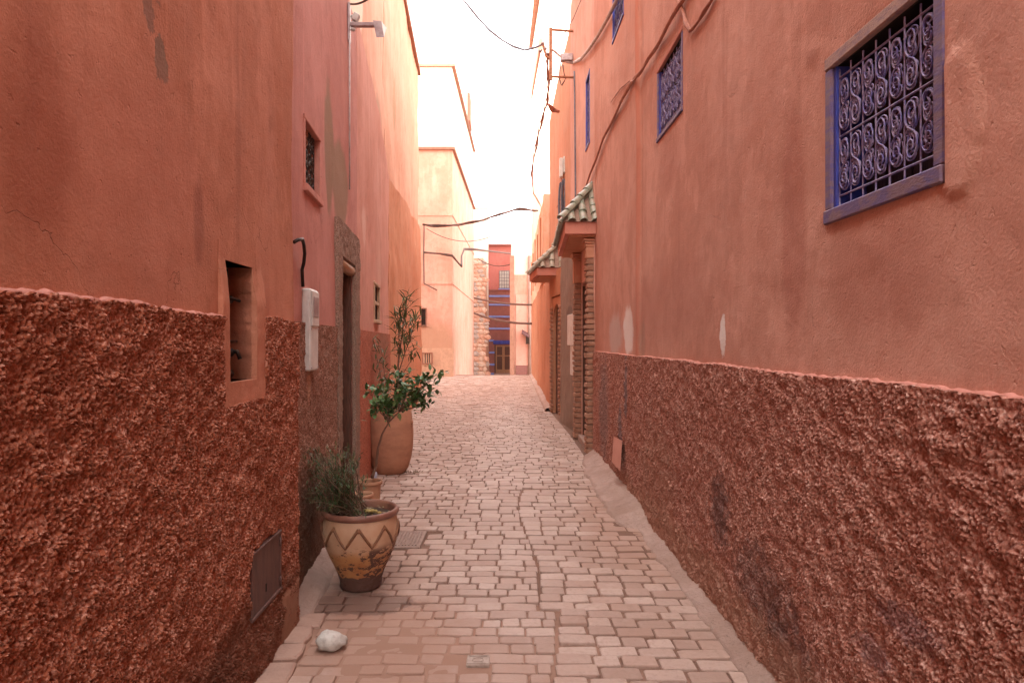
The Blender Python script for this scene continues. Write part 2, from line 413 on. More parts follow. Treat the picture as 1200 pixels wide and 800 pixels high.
m_cast_r = roughcast('roughcast_rose', (.42, .185, .135), (.80, .56, .48), (.30, .105, .07), spots=[
    ((0, 3.95, .62), (0, .17, .18), (.10, .08, .085), .6, 1.6, 18, .9),
    ((0, 3.3, .40), (0, .36, .17), (.10, .07, .07), .5, 1.6, 13, .9),
    ((0, 3.0, .22), (0, .3, .16), (.10, .07, .07), .5, 1.6, 13, .9),
    ((0, 2.1, .72), (0, .16, .05), (.17, .12, .15), .4, 1.2, 20, .6),
    ((0, 2.3, .55), (0, .10, .05), (.30, .24, .27), .35, 1.2, 20, .6),
    ((0, 8.5, .75), (0, .38, .62), (.24, .18, .17), .6, .9, 7, .8),
    ((0, 6.95, 1.1), (0, .09, .30), (.22, .19, .20), .75, .9, 12, .5),
    ((0, 7.3, .6), (0, .12, .30), (.22, .19, .20), .75, .9, 12, .5),
    ((0, 4.6, .12), (0, 3, .17), (.42, .24, .17), .6, .5, 6, .6),
    ((0, 5.6, .5), (0, .6, .4), (.40, .22, .16), .5, .5, 6, .6)])
m_wood = simple('door_wood', (.44, .25, .14), (.24, .12, .065), 14, .6, 0, .5, 40, st=(6, 6, .6))
m_wood2 = simple('dark_door_wood', (.13, .06, .04), (.06, .03, .02), 14, .6, 0, .5, 40, st=(6, 6, .6))
m_dark = simple('dark_interior', (.02, .015, .014), (.012, .01, .01), 4, .8)
m_iron = simple('black_iron', (.03, .027, .026), (.09, .04, .02), 20, .55, .6, .2)
m_grille = simple('lilac_painted_iron', (.26, .22, .36), (.07, .065, .26), 26, .5, .1, .3, 90)
m_grille2 = simple('pale_painted_iron', (.20, .16, .25), (.08, .07, .22), 26, .5, .1, .3, 90)
m_blue = simple('blue_painted_wood', (.03, .05, .32), (.07, .06, .22), 12, .5, 0, .3, 60, st=(5, 5, .7))
m_frame = simple('worn_violet_wood', (.115, .085, .21), (.20, .125, .14), 9, .62, 0, .6, 45, st=(1, 1, 3), lo=.42, hi=.6)
m_frametop = simple('bare_weathered_wood', (.40, .27, .22), (.22, .15, .19), 10, .75, 0, .6, 50, st=(1, 2, 6))
m_metal = simple('rusted_plate', (.15, .075, .06), (.09, .045, .04), 9, .5, .3, .4, 60, st=(3, 3, .8), spec=.5)
m_white = simple('off_white_plastic', (.64, .63, .59), (.50, .48, .45), 6, .45, 0, .05, 40)
m_cable = simple('cable_rubber', (.10, .06, .05), (.17, .08, .06), 10, .6)
m_cableg = simple('grey_cable', (.12, .12, .15), (.20, .18, .2), 10, .6)
m_cablep = simple('painted_cable', (.42, .18, .12), (.28, .12, .09), 10, .7)
m_cablew = simple('pale_cable', (.5, .42, .4), (.35, .25, .24), 10, .6)
m_steel = simple('weathered_steel', (.40, .34, .34), (.28, .2, .2), 12, .45, .4, .15)
m_rust = simple('rusty_steel', (.36, .15, .08), (.22, .09, .05), 12, .7, .2, .3)
m_cement = plaster('cement', (.46, .33, .28), (.34, .22, .17), (.27, .17, .13), .2, 1.0, fine=34, bd=.02)
m_soil = simple('potting_soil', (.05, .03, .02), (.09, .055, .035), 30, .95, 0, .9, 70, bd=.02)
m_tile = simple('green_glazed_tile', (.22, .25, .185), (.38, .31, .235), 14, .42, 0, .3, 50, spec=.5)
m_tile2 = simple('faded_glazed_tile', (.30, .28, .21), (.40, .30, .22), 14, .5, 0, .3, 50)
m_brick = simple('clay_brick', (.38, .20, .13), (.27, .13, .08), 9, .85, 0, .7, 60)
m_mortar = simple('brick_mortar', (.30, .19, .14), (.2, .12, .09), 20, .95, 0, .8, 50)
m_canopy = plaster('canopy_plaster', (.58, .26, .20), (.52, .21, .15), (.42, .16, .11), .3, .3)
m_stone_w = simple('white_limestone', (.62, .58, .53), (.42, .37, .33), 18, .8, 0, .8, 40, bd=.01)
m_leaf = None

# ------------------------------------------------------------------ THE GROUND
def gz(x, y):
    return np.where(y > 32, -.052*(y-32), 0)*1.0
# wide ground sheet down to the horizon
b = MB()
ysx = [-80, -9, 32, 40, 50, 70, 1500]; zz = [-.08, -.08, -.08, -.5, -1.0, -1.1, -1.1]
for i in range(len(ysx)-1):
    n = len(b.v)
    b.add([(-900, ysx[i], zz[i]), (900, ysx[i], zz[i]), (900, ysx[i+1], zz[i+1]), (-900, ysx[i+1], zz[i+1])], [(0, 1, 2, 3)])
m_earth = simple('dusty_earth', (.38, .26, .2), (.33, .21, .16), 2, .95, 0, .5, 20)
tag(put('ground', b.mesh(), m_earth), 'dusty earth ground under and around the houses', kind='structure')

def xl(Y):   # left edge of the paving
    if Y < 3.87: return L1.X(Y)+.06
    if Y < 6.92: return L2.X(Y)+.07
    if Y < 11.6: return L3.X(Y)+.02
    if Y < 19: return L4.X(Y)
    return -6.0
def xr(Y):
    if Y < 8: return R1.X(Y)-.10-(.17*max(0, min(1, (Y-6.1)/.7)))
    if Y < 11.6: return R1.X(Y)-.14
    if Y < 15.6: return 1.0-.06*(Y-11.6)/4*2
    return R4.X(Y)
# sand bed between the pavers: fine sheet
t = NT('paving_sand')
cc = t.mix(t.rng(t.noise(1.3, 5, .6), .4, .65), (.19, .11, .08), (.31, .18, .135))
cc = t.mix(t.rng(t.noise(45, 4, .7), .35, .7), cc, (.20, .12, .09))
cc = t.mix(t.math('MULTIPLY', t.spot((-.5, 3.6, 0), (1.0, .7, 1), .5, 3, 1.0), .8), cc, (.38, .23, .17))
cc = t.mix(t.math('MULTIPLY', t.spot((-.93, 4.16, 0), (.34, .17, 1), .6, 7, .35), .8), cc, (.15, .08, .06))  # dark patch before the pot: damp stain that also paints its contact shadow
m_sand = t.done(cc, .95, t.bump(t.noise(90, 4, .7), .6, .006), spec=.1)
xs = np.arange(-1.9, 1.45, .022); ys = np.concatenate([np.arange(-1, 2.8, .2), np.arange(2.8, 9, .022), np.arange(9, 33.01, .12)])
XX, YY = np.meshgrid(xs, ys, indexing='ij')
def dust(X, Y):
    d = np.exp(-(((X+.72)/.42)**2+((Y-3.72)/.42)**2))*.0135
    d = d+np.exp(-(((X+.35)/.5)**2+((Y-3.35)/.25)**2))*.006
    d = d+np.exp(-(((X-.95)/.16)**2+((Y-6.0)/1.0)**2))*.010
    return d+.008*np.clip(fbm(X*1.1, Y*.9, 91, 3)-.5, 0, 1)*2
def sand(X, Y):
    ed = np.maximum(0, (Y-16)/6)*(X < -1)*.0
    return -.0145+.009*(fbm(X*22, Y*22, 31, 4)-.5)+dust(X, Y)+ed
ZZ = sand(XX, YY)
sx = np.clip((YY-11)/8, 0, 1)
XW = XX*(1+.55*sx)
V = np.stack([XW, YY, ZZ], -1).reshape(-1, 3); idx = np.arange(XX.size).reshape(XX.shape)
Q = np.stack([idx[:-1, :-1], idx[1:, :-1], idx[1:, 1:], idx[:-1, 1:]], -1).reshape(-1, 4)
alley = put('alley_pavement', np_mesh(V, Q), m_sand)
tag(alley, 'alley paved with worn pinkish blocks set in sand', kind='structure')
# pavers
t = NT('paver_stone')
oi = t.n.new('ShaderNodeObjectInfo'); ge = t.n.new('ShaderNodeNewGeometry')
rnd = t.math('FRACT', t.math('ADD', oi.outputs['Random'], ge.outputs['Random Per Island']))
rnd2 = t.math('FRACT', t.math('MULTIPLY', rnd, 7.31))
ge_p = ge.outputs['Position']
cc = t.mix(t.rng(rnd, 0, 1), (.38, .255, .205), (.52, .385, .325))
cc = t.mix(t.math('MULTIPLY', t.rng(rnd2, .62, 1), .55), cc, (.37, .225, .17))
cc = t.mix(t.math('MULTIPLY', t.rng(t.noise(1.1, 5, .6, vec=ge_p), .42, .66), .55), cc, (.37, .24, .185))
cc = t.mix(t.math('MULTIPLY', t.rng(t.noise(26, 5, .7, vec=ge_p), .45, .75), .45), cc, (.27, .18, .14))
cc = t.mix(t.math('MULTIPLY', t.rng(t.noise(9, 5, .7, vec=ge_p), .55, .75), .3), cc, (.58, .45, .4))
_op = t.P; t.P = ge_p
for (ctr, rr_, am_) in (((-.72, 3.7, 0), (.55, .55, 1), .75), ((-.3, 3.3, 0), (.6, .3, 1), .6), ((.95, 5.9, 0), (.3, 1.3, 1), .6), ((-1.0, 5.0, 0), (.3, 1.2, 1), .5)):
    cc = t.mix(t.math('MULTIPLY', t.spot(ctr, rr_, .6, 4, 1.0), am_), cc, (.37, .215, .155))
cc = t.mix(t.math('MULTIPLY', t.spot((-.93, 4.16, 0), (.34, .17, 1), .6, 7, .35), .75), cc, (.15, .085, .065))  # same patch on the pavers, damp stain plus painted contact shadow
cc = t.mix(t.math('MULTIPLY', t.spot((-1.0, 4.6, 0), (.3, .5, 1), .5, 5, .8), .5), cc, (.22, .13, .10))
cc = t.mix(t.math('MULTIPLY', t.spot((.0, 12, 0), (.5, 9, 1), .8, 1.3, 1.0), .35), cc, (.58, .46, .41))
t.P = _op
hh = t.math('ADD', t.noise(70, 4, .7, vec=ge_p), t.math('MULTIPLY', t.noise(14, 3, .6, vec=ge_p), 1.6))
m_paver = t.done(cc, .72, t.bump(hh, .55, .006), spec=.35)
def paver_pts(rg, bev=.14, h=.05):
    """unit paver: footprint -.5...5, top at 0 with worn rounded edge"""
    vs = []
    cor = [(-.5, -.5), (.5, -.5), (.5, .5), (-.5, .5)]
    oc = []
    for k, (x, y) in enumerate(cor):
        ax, ay = cor[(k+3) % 4]; bx_, by_ = cor[(k+1) % 4]
        c = rg.uniform(.03, .11)
        oc.append((x+(ax-x)*c, y+(ay-y)*c)); oc.append((x+(bx_-x)*c, y+(by_-y)*c))
    oc = [(x*rg.uniform(.95, 1.0), y*rg.uniform(.93, 1.0)) for x, y in oc]
    rings = [(1.0, -1.0), (1.0, -.16), (.975, -.05), (.90, 0)]
    for s_, z in rings: vs += [(x*s_, y*s_*.98, z) for x, y in oc]
    fs = []
    for r in range(3):
        for k in range(8):
            k2 = (k+1) % 8; fs.append((r*8+k, r*8+k2, r*8+8+k2, r*8+8+k))
    fs.append(tuple(24+k for k in range(8)))
    return vs, fs
rg = random.Random(3)
VAR = [paver_pts(rg) for _ in range(8)]
VM = []
for vs, fs in VAR:
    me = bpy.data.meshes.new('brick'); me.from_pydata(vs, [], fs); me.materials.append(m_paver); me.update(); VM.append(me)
spec = []
COVER = [(-1.17, -.70, 5.28, 5.78), (-.235, -.105, 3.34, 3.50)]
def lane(xa, xb, y, d, wmin, wmax, tilt=0, curve=0, off=0):
    x = xa+off
    while x < xb-.02:
        w_ = rg.uniform(wmin, wmax)
        if xb-(x+w_) < wmin*.45: w_ = xb-x
        w_ = min(w_, xb-x); cx = x+w_/2
        cy = y+d/2+tilt*(cx-xa)+curve*sin((cx+1.3)*1.2)+rg.uniform(-.004, .004)
        if not any(a-.02 < cx+0 < b_+.03 and c-.04 < cy < e+.03 for a, b_, c, e in COVER) and w_ > .018:
            spec.append((cx, cy, w_-rg.uniform(.003, .012), d-rg.uniform(.003, .012), rg.gauss(0, .0034)+.001, rg.uniform(-.03, .03)))
        x += w_
# left lane and right lane near the camera, one lane further on
y = 2.85
while y < 7.4:
    d = rg.uniform(.098, .118)+.012*max(0, y-3.6); xm = .12+.06*sin(y*1.7)+(.12 if y < 4 else 0)+rg.uniform(-.008, .008)
    a = xl(y)+(.10 if y < 3.9 else 0)
    lane(a, xm, y, d, .10, .23, 0, .03); y += d
y = 2.7
while y < 7.4:
    d = rg.uniform(.105, .13)+.010*max(0, y-3.6); xm = .12+.06*sin(y*1.7)+(.12 if y < 4 else 0)+rg.uniform(-.008, .008)
    lane(xm+.005, xr(y)-.02, y, d, .13, .22, -.10 if y < 5.2 else -.04, 0); y += d
y = 7.42
while y < 32:
    d = rg.uniform(.125, .15) if y < 16 else rg.uniform(.13, .16)
    k = 1 if y < 16 else 1.3
    lane(xl(y+.1) if y < 19 else -4.6, xr(y), y, d, .13*k, .23*k, 0, .03); y += d
spec = [s_ for s_ in spec if s_[0]-s_[2]/2 > (xl(s_[1])-.05)]
# skip pavers under cement wedge
def px_area(s_): return s_[2]*s_[3]/(s_[1]**3)*(1 if abs(s_[0]/s_[1]) < .77 and s_[1] > 3.0 else 0)
spec.sort(key=px_area, reverse=True)
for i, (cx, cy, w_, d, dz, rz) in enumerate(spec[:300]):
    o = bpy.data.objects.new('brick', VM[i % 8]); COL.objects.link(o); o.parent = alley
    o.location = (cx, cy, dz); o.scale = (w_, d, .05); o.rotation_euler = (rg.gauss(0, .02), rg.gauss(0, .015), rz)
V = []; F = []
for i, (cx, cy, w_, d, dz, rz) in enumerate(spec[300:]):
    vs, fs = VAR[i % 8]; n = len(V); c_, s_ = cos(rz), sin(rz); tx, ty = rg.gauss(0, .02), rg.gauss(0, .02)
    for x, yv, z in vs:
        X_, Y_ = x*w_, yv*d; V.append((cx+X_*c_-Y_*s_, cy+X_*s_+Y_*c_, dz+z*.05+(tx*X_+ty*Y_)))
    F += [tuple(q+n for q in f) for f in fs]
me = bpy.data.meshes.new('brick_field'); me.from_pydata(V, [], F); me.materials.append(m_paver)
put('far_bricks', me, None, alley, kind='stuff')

# cement gutter along the right wall, wedge in front of the brick pillar, fillet along the left
def strip(pts_in, pts_out, zi, zo, seed, amp=.01, n=14):
    """a lumpy cement fillet between two plan polylines"""
    m = len(pts_in); V = []; Q = []
    for i in range(m):
        for k in range(n+1):
            f = k/n; x = pts_in[i][0]*(1-f)+pts_out[i][0]*f; yv = pts_in[i][1]*(1-f)+pts_out[i][1]*f
            z = zi[i]*(1-f)**1.3+zo[i]*(1-(1-f)**1.3)
            e = min(1, (1-f)*4)
            z += amp*(float(fbm(x*7, yv*7, seed))-.5)*2*e
            if k == n: z = -.03
            V.append((x, yv, z))
    for i in range(m-1):
        for k in range(n):
            a = i*(n+1)+k; Q.append((a, a+1, a+n+2, a+n+1))
    return np_mesh(np.array(V), np.array(Q))
ys_ = np.arange(1.4, 9.6, .05)
nz_ = lambda yy, s_: (float(fbm(yy*2.2, 0, s_))-.5)
pin = [(R1.X(y_)+.04, y_) for y_ in ys_]; pout = [(R1.X(y_)-.14-.07*nz_(y_, 3)-.05*nz_(y_*4, 9), y_) for y_ in ys_]
g = put('cement_gutter', strip(pin, pout, [.075]*len(ys_), [.004]*len(ys_), 4, .02), m_cement)
tag(g, 'cement fillet along the foot of the right wall', kind='structure')
ys_ = np.arange(5.75, 9.45, .05)
def wd(y_): 
    a = max(0, min(1, (y_-5.85)/.35)); return .16+.15*sqrt(a)-.12*max(0, (y_-8.2))
pin = [(R1.X(y_)-.01, y_) for y_ in ys_]; pout = [(R1.X(y_)-wd(y_)-.10*nz_(y_, 13)-.05*nz_(y_*4, 19), y_) for y_ in ys_]
g = put('cement_ramp', strip(pin, pout, [-.01+.15*min(1, (y_-5.7)/.5)**.6 for y_ in ys_], [-.02+.045*min(1, (y_-5.7)/.4) for y_ in ys_], 14, .02, 18), m_cement)
tag(g, 'smooth hump of cement patched over the paving by the brick pillar', kind='structure')
ys_ = np.arange(3.88, 6.8, .05)
pin = [(L2.X(y_)-.01, y_) for y_ in ys_]; pout = [(L2.X(y_)+.15+.05*nz_(y_, 23), y_) for y_ in ys_]
g = put('cement_fillet', strip(pin, pout, [.03+.10*min(1, (y_-3.85)/.5) for y_ in ys_], [.0+.03*min(1, (y_-3.85)/.5) for y_ in ys_], 24, .016), m_cement)
tag(g, 'pale cement kerb fillet at the foot of the left wall beside the pots', kind='structure')
ys_ = np.arange(15.6, 32, .2)
pin = [(R4.X(y_)+.02, y_) for y_ in ys_]; pout = [(R4.X(y_)-.14, y_) for y_ in ys_]
g = put('cement_kerb', strip(pin, pout, [.12]*len(ys_), [.06]*len(ys_), 34, .01, 6), m_cement)
tag(g, 'low kerb along the foot of the orange wall', kind='structure')
# irregular flagstones at the corner of the near left wall
fl = thing('flagstones', 'row of irregular sandstone flags along the foot of the near left wall', 'paving stones', (-1.1, 3.3, 0)); fl['kind'] = 'structure'; del fl['category']
yy = 2.7
m_flag = simple('sandstone_flag', (.42, .27, .21), (.34, .21, .165), 6, .85, 0, .7, 30, bd=.01)
while yy < 3.95:
    h_ = rg.uniform(.17, .26); x0 = L1.X(yy)-.02; w_ = rg.uniform(.16, .2)
    b = MB(); P = []
    for (u, v) in ((0, 0), (1, .06), (1.08, .5), (.93, 1), (.1, .97), (-.02, .5)):
        P.append((x0+u*w_+rg.uniform(-.01, .01), yy+v*(h_-.015)+rg.uniform(-.01, .01)))
    cx = sum(p[0] for p in P)/6; cy = sum(p[1] for p in P)/6; zt = .012+rg.uniform(0, .012)
    vs = [(x, y_, -.04) for x, y_ in P]+[(x, y_, zt-.01) for x, y_ in P]+[(cx+(x-cx)*.9, cy+(y_-cy)*.9, zt) for x, y_ in P]
    fs = [(k, (k+1) % 6, 6+(k+1) % 6, 6+k) for k in range(6)]+[(6+k, 6+(k+1) % 6, 12+(k+1) % 6, 12+k) for k in range(6)]+[tuple(range(12, 18))]
    b.add(vs, fs); put('flagstone', b.mesh(), m_flag, fl); yy += h_
# rectangular cover by the pots and the small marked valve lid
dc = thing('drain_cover', 'ribbed rectangular drain cover let into the paving beside the pots', 'drain cover', (-.935, 5.53, 0))
m_cover = simple('worn_concrete_cover', (.34, .235, .19), (.26, .17, .14), 20, .8, 0, .6, 60)
put('frame', MB().box((-.935, 5.53, -.010), (.44, .46, .03), bev=.004).mesh(), m_cover, dc)
for i in range(15):
    put('rib', MB().box((-.935+(i-7)*.026, 5.53+rg.uniform(-.003, .003), .0085), (.014, .39, .008), bev=.002).mesh(), m_cover, dc)
vl = thing('valve_lid', 'small oblong metal valve lid set in the paving in the foreground', 'valve lid', (-.17, 3.42, 0))
m_lid = simple('dull_cast_iron', (.42, .33, .28), (.30, .22, .18), 24, .6, .2, .4, 60)
put('lid', MB().box((-.17, 3.42, -.004), (.115, .10, .022), bev=.003).mesh(), m_lid, vl)
b = MB()
for sx_ in (-1, 1): b.box((-.17+sx_*.05, 3.42, .009), (.008, .092, .005))
for sy_ in (-1, 1): b.box((-.17, 3.42+sy_*.042, .009), (.09, .008, .005))
b.tube([(-.17+.028*cos(a), 3.42+.022*sin(a), .008) for a in [i*pi/8 for i in range(17)]], .003, 5)
put('rim', b.mesh(), m_lid, vl)

# ------------------------------------------------------------------ shared wall fittings
def scroll_path(w_, h_, r):
    """an S scroll in local (along, up): two mirrored spirals meeting at the middle"""
    ax, ay = w_*.49, h_*.25; pts = []; n = 20
    for i in range(n+1):
        f = i/n; ph = -pi/2+2*pi*1.45*f; rr = (1-.80*f**.75)
        pts.append((ax*rr*cos(ph), ay+ay*rr*sin(ph)-.0*f))
    low = [(-x, -z) for x, z in pts[1:]]
    return pts[::-1]+low
def tube_on_wall(mb, w, yc, zc, pts, r, off, n=5, flip=1):
    mb.tube([w.p(yc, zc, off)+w.t*(p[0]*flip)+Vector((0, 0, p[1])) for p in pts], r, n)
def grilled_window(house, w, y0, y1, z0, z1, label=None, fr=.05, cols=7, rows=2, mats=None, detail=True, frame_off=.008):
    """opening y0..y1 z0..z1 in wall w; frame lies inside it"""
    gm, fm, ft, bm = mats
    yc, zc = (y0+y1)/2, (z0+z1)/2
    wd_ = put('window', wbox(MB(), w, y0+fr, y1-fr, z0+fr, z1-fr, -.17, -.15).mesh(), m_dark, house, label=label)
    def brd(nm, a, b_, c, d, o0, o1, mt, bv=.005): return put(nm, wbox(MB(), w, a, b_, c, d, o0, o1, bv).mesh(), mt, wd_)
    brd('frame_board', y0, y1, z1-fr, z1, -.02, frame_off, ft); brd('reveal_board', y0+.002, y1-.002, z1-fr+.001, z1-.002, -.13, -.021, m_dark, .002); brd('frame_board', y0, y1, z0, z0+fr*1.1, -.12, frame_off+.005, fm)  # near-black top reveal board paints in the shade under the window head
    brd('frame_board', y0, y0+fr, z0+fr*1.1+.001, z1-fr-.001, -.12, frame_off-.003, fm)
    brd('frame_board', y1-fr, y1, z0+fr*1.1+.001, z1-fr-.001, -.12, frame_off-.003, fm)
    brd('reveal_board', y1-fr-.02, y1-fr-.001, z0+fr*1.1+.002, z1-fr-.002, -.13, -.006, bm, .002)
    # interior shutter boards a little behind the grille
    nb = 4; iw = (y1-y0-2*fr)/nb
    for i in range(nb):
        brd('shutter_board', y0+fr+i*iw+.004, y0+fr+(i+1)*iw-.004, z0+fr+.004, z1-fr-.004, -.149, -.125, m_shut, .003)
    a, b_ = y0+fr+.010, y1-fr-.022; c, d = z0+fr*1.1+.045, z1-fr-.05
    off = -.020
    k = sqrt(1+w.b**2); cw = (b_-a)/cols; rh = (d-c)/rows
    for i in range(cols+1):
        Y = a+cw*i; put('bar', MB().tube([w.p(Y, c-.035, off), w.p(Y, d+.035, off)], .0034, 6).mesh(), gm, wd_)
    for j in range(rows+1):
        Z = c+rh*j; put('crossbar', MB().tube([w.p(a-.012, Z, off), w.p(b_+.012, Z, off)], .0042, 6).mesh(), gm, wd_)
    r = cw*k*.235
    for j in range(rows):
        for i in range(cols):
            m = MB(); yc_ = a+cw*(i+.5); zc_ = c+rh*(j+.5); fl_ = 1 if i % 2 else -1
            P = scroll_path(cw*k*.98, rh*.97, r)
            tube_on_wall(m, w, yc_, zc_, P, .0033, off+.006, 5, fl_)
            if detail:
                P2 = scroll_path(cw*k*.92, rh*.46, r)
                for q_ in (-1, 1): tube_on_wall(m, w, yc_, zc_+q_*rh*.24, P2, .0030, off+.002, 5, -fl_)
            if detail:
                tube_on_wall(m, w, yc_, zc_, [(x_*.98, z_*.98) for x_, z_ in P], .0028, off-.002, 5, -fl_)
                q = scroll_path(cw*k*.62, rh*.52, r*.62)
                tube_on_wall(m, w, yc_, zc_, q, .0036, off+.003, 5, -fl_)
                tube_on_wall(m, w, yc_-cw*.22*fl_, zc_-rh*.28*1, [(r*.55*cos(t_), r*.55*sin(t_)) for t_ in [x*.5 for x in range(12)]], .0034, off+.002, 5)
                tube_on_wall(m, w, yc_+cw*.22*fl_*1, zc_+rh*.28*-.1, [(r*.5*cos(t_), r*.5*sin(t_)) for t_ in [x*.5 for x in range(12)]], .0034, off+.002, 5)
            put('scroll', m.mesh(smooth=True), gm, wd_)
    return wd_
m_shut = simple('shutter_wood', (.04, .022, .028), (.02, .015, .025), 9, .6, 0, .5, 40, st=(5, 5, .6))

# ------------------------------------------------------------------ LEFT: near house with niche
h1 = thing('house', 'near left house with red render, roughcast base and a wall niche', 'house', (L1.X(2), 2, 0), 'houses lining the alley')
NI = (2.884, 3.205, 1.425, 1.945)
seeds = 11
dz1 = gentle(11, .016, .004)
put('wall', wall_grid(L1, 1.2, 3.87, 1.2, 4.4, .03, [NI], dz1, skirt=.3, edge_flat=.05), m_left, h1)
put('wall', wall_grid(L1, -5, 1.2, -.3, 6.8, .3, [], None, off=.005, skirt=.3), m_left, h1)
put('wall', wall_grid(L1, 1.2, 3.87, 4.4, 6.8, .2, [], None, off=.005, skirt=.3), m_left, h1)
put('core_wall', core(L1, -5, 3.85, 6.8), m_left, h1)
# niche lining
b = MB(); o0, o1 = .012, -.20
p = lambda y_, z_, o_: L1.p(y_, z_, o_)
a_, b_, c_, d_ = NI
dn = .17
N = []
b.add([p(a_, c_, -dn), p(b_, c_, -dn), p(b_, d_, -dn), p(a_, d_, -dn)], [(0, 1, 2, 3)])
put('niche_back', b.mesh(), m_left, h1)
# roughcast base: cut out around the smooth surround of the niche
NF = (2.81, 3.325, 1.33, 1.80)
topn = lambda Y: .010*(vn(Y/.02, 0, 5)-.5)+.03*(vn(Y/.35, 0, 6)-.5)
put('roughcast', wall_grid(L1, 1.35, 3.865, -.04, 1.712, lambda y_: .0041, [NF, (3.105, 3.54, .312, .636)], cast(21, .0200, .0112), off=.010, skirt=.05, top=topn), m_cast_l, h1)
put('roughcast', wall_grid(L1, -5, 1.35, -.04, 1.725, .2, [], None, off=.04, skirt=.1), m_cast_l, h1)
# sloping ledge of plaster closing the top of the roughcast
def ledge(w, y0, y1, z, o_in, o_out, seed, step=.012, h=.018):
    ys = np.arange(y0, y1, step); V = []; Q = []
    for i, Y in enumerate(ys):
        n1 = float(vn(Y/.03, 0, seed)); n2 = float(vn(Y/.014, 3, seed))
        zt = z+float(topn(Y))
        for k, (o_, dz_) in enumerate(((o_in, h+.006*n1), (o_in+.3*(o_out-o_in), h+.005*n1), (o_out*(.75+.12*n1), h*.45+.004*n2), (o_out*(.75+.22*n2), -.003-.005*n1), (o_out*.55, -.012-.008*n1))):
            V.append(w.p(Y, zt+dz_, o_))
    n = 5
    for i in range(len(ys)-1):
        for k in range(n-1):
            a = i*n+k; Q.append((a, a+1, a+n+1, a+n))
    return np_mesh(np.array([tuple(v) for v in V]), np.array(Q))
m_lip = plaster('plaster_lip', (.55, .25, .20), (.48, .2, .15), (.42, .16, .11), .2, .6)
put('roughcast_ledge', ledge(L1, 1.35, 2.812, 1.712, -.01, .030, 3, h=.008), m_lip, h1)
put('roughcast_ledge', ledge(L1, 3.325, 3.86, 1.708, -.01, .026, 4, h=.002), m_lip, h1)
# smooth surround of the niche
put('niche_surround', wall_grid(L1, 2.805, 3.33, 1.322, 2.02, .02, [NI], lambda Y, Z: .006*(fbm(Y*9, Z*9, 8)-.5)*2+.022*np.clip((1.93-Z)/.16, 0, 1), off=.004, skirt=.17, edge_flat=0), m_left, h1)
# steel hatch
hp = thing('meter_hatch', 'rusty brown steel hatch let into the near left wall close to the ground', 'hatch', (L1.X(3.4), 3.4, .28))
put('hatch_door', wbox(MB(), L1, 3.125, 3.52, .335, .615, .020, .034, .003).mesh(), m_metal, hp)
b = MB()
wbox(b, L1, 3.11, 3.535, .6155, .630, .0, .040, .003); wbox(b, L1, 3.11, 3.535, .318, .3345, .0, .043, .003)
wbox(b, L1, 3.11, 3.1245, .335, .615, .0, .038, .003); wbox(b, L1, 3.5205, 3.535, .335, .615, .0, .038, .003)
put('hatch_frame', b.mesh(), m_metal, hp)
put('keyhole', wbox(MB(), L1, 3.30, 3.312, .39, .43, .0341, .037, .001).mesh(), m_dark, hp)
for zz_ in (.37, .57): put('hinge', MB().tube([L1.p(3.516, zz_-.02, .038), L1.p(3.516, zz_+.02, .038)], .007, 6).mesh(True), m_metal, hp)
# cement patch under the hatch
b = MB()
me = wall_grid(L1, 3.5, 3.87, -.04, .32, .02, [], lambda Y, Z: .012*(fbm(Y*9, Z*9, 77)-.5)*2-.03*np.clip((3.6-Y)/.1, 0, 1)-.03*np.clip((Z-.26)/.06, 0, 1), off=.034, skirt=.06)
put('cement_patch', me, m_brown_c if 'm_brown_c' in globals() else plaster('brown_cement', (.33, .17, .11), (.25, .12, .075), (.2, .1, .07), .3, .8, fine=30), h1)
# tap inside the niche
tp = thing('water_tap', 'blackened standpipe and tap inside the wall niche', 'tap', tuple(p(2.93, 1.44, -.08)))
b = MB().tube([p(3.13, 1.43, -.085), p(3.13, 1.60, -.09), p(3.12, 1.78, -.085), p(3.11, 1.93, -.08)], .010, 8); put('pipe', b.mesh(True), m_iron, tp)
b = MB().ball(p(3.12, 1.55, -.07), .026, 8, 6, (1, 1, .8)); b.tube([p(3.12, 1.55, -.07), p(3.12, 1.555, -.035), p(3.12, 1.52, -.022)], .010, 8); put('tap_body', b.mesh(True), m_iron, tp)
b = MB().tube([p(3.08, 1.60, -.065), p(3.15, 1.60, -.05)], .008, 6); put('tap_handle', b.mesh(True), m_iron, tp)
b = MB().ball(p(3.11, 1.79, -.065), .02, 8, 6); b.tube([p(3.08, 1.80, -.06), p(3.14, 1.785, -.03)], .007, 6); put('valve', b.mesh(True), m_iron, tp)
b = MB().ball(p(3.1, 1.455, -.07), .03, 8, 6, (1, 1.2, .7), .1); put('loose_fitting', b.mesh(True), m_iron, tp)

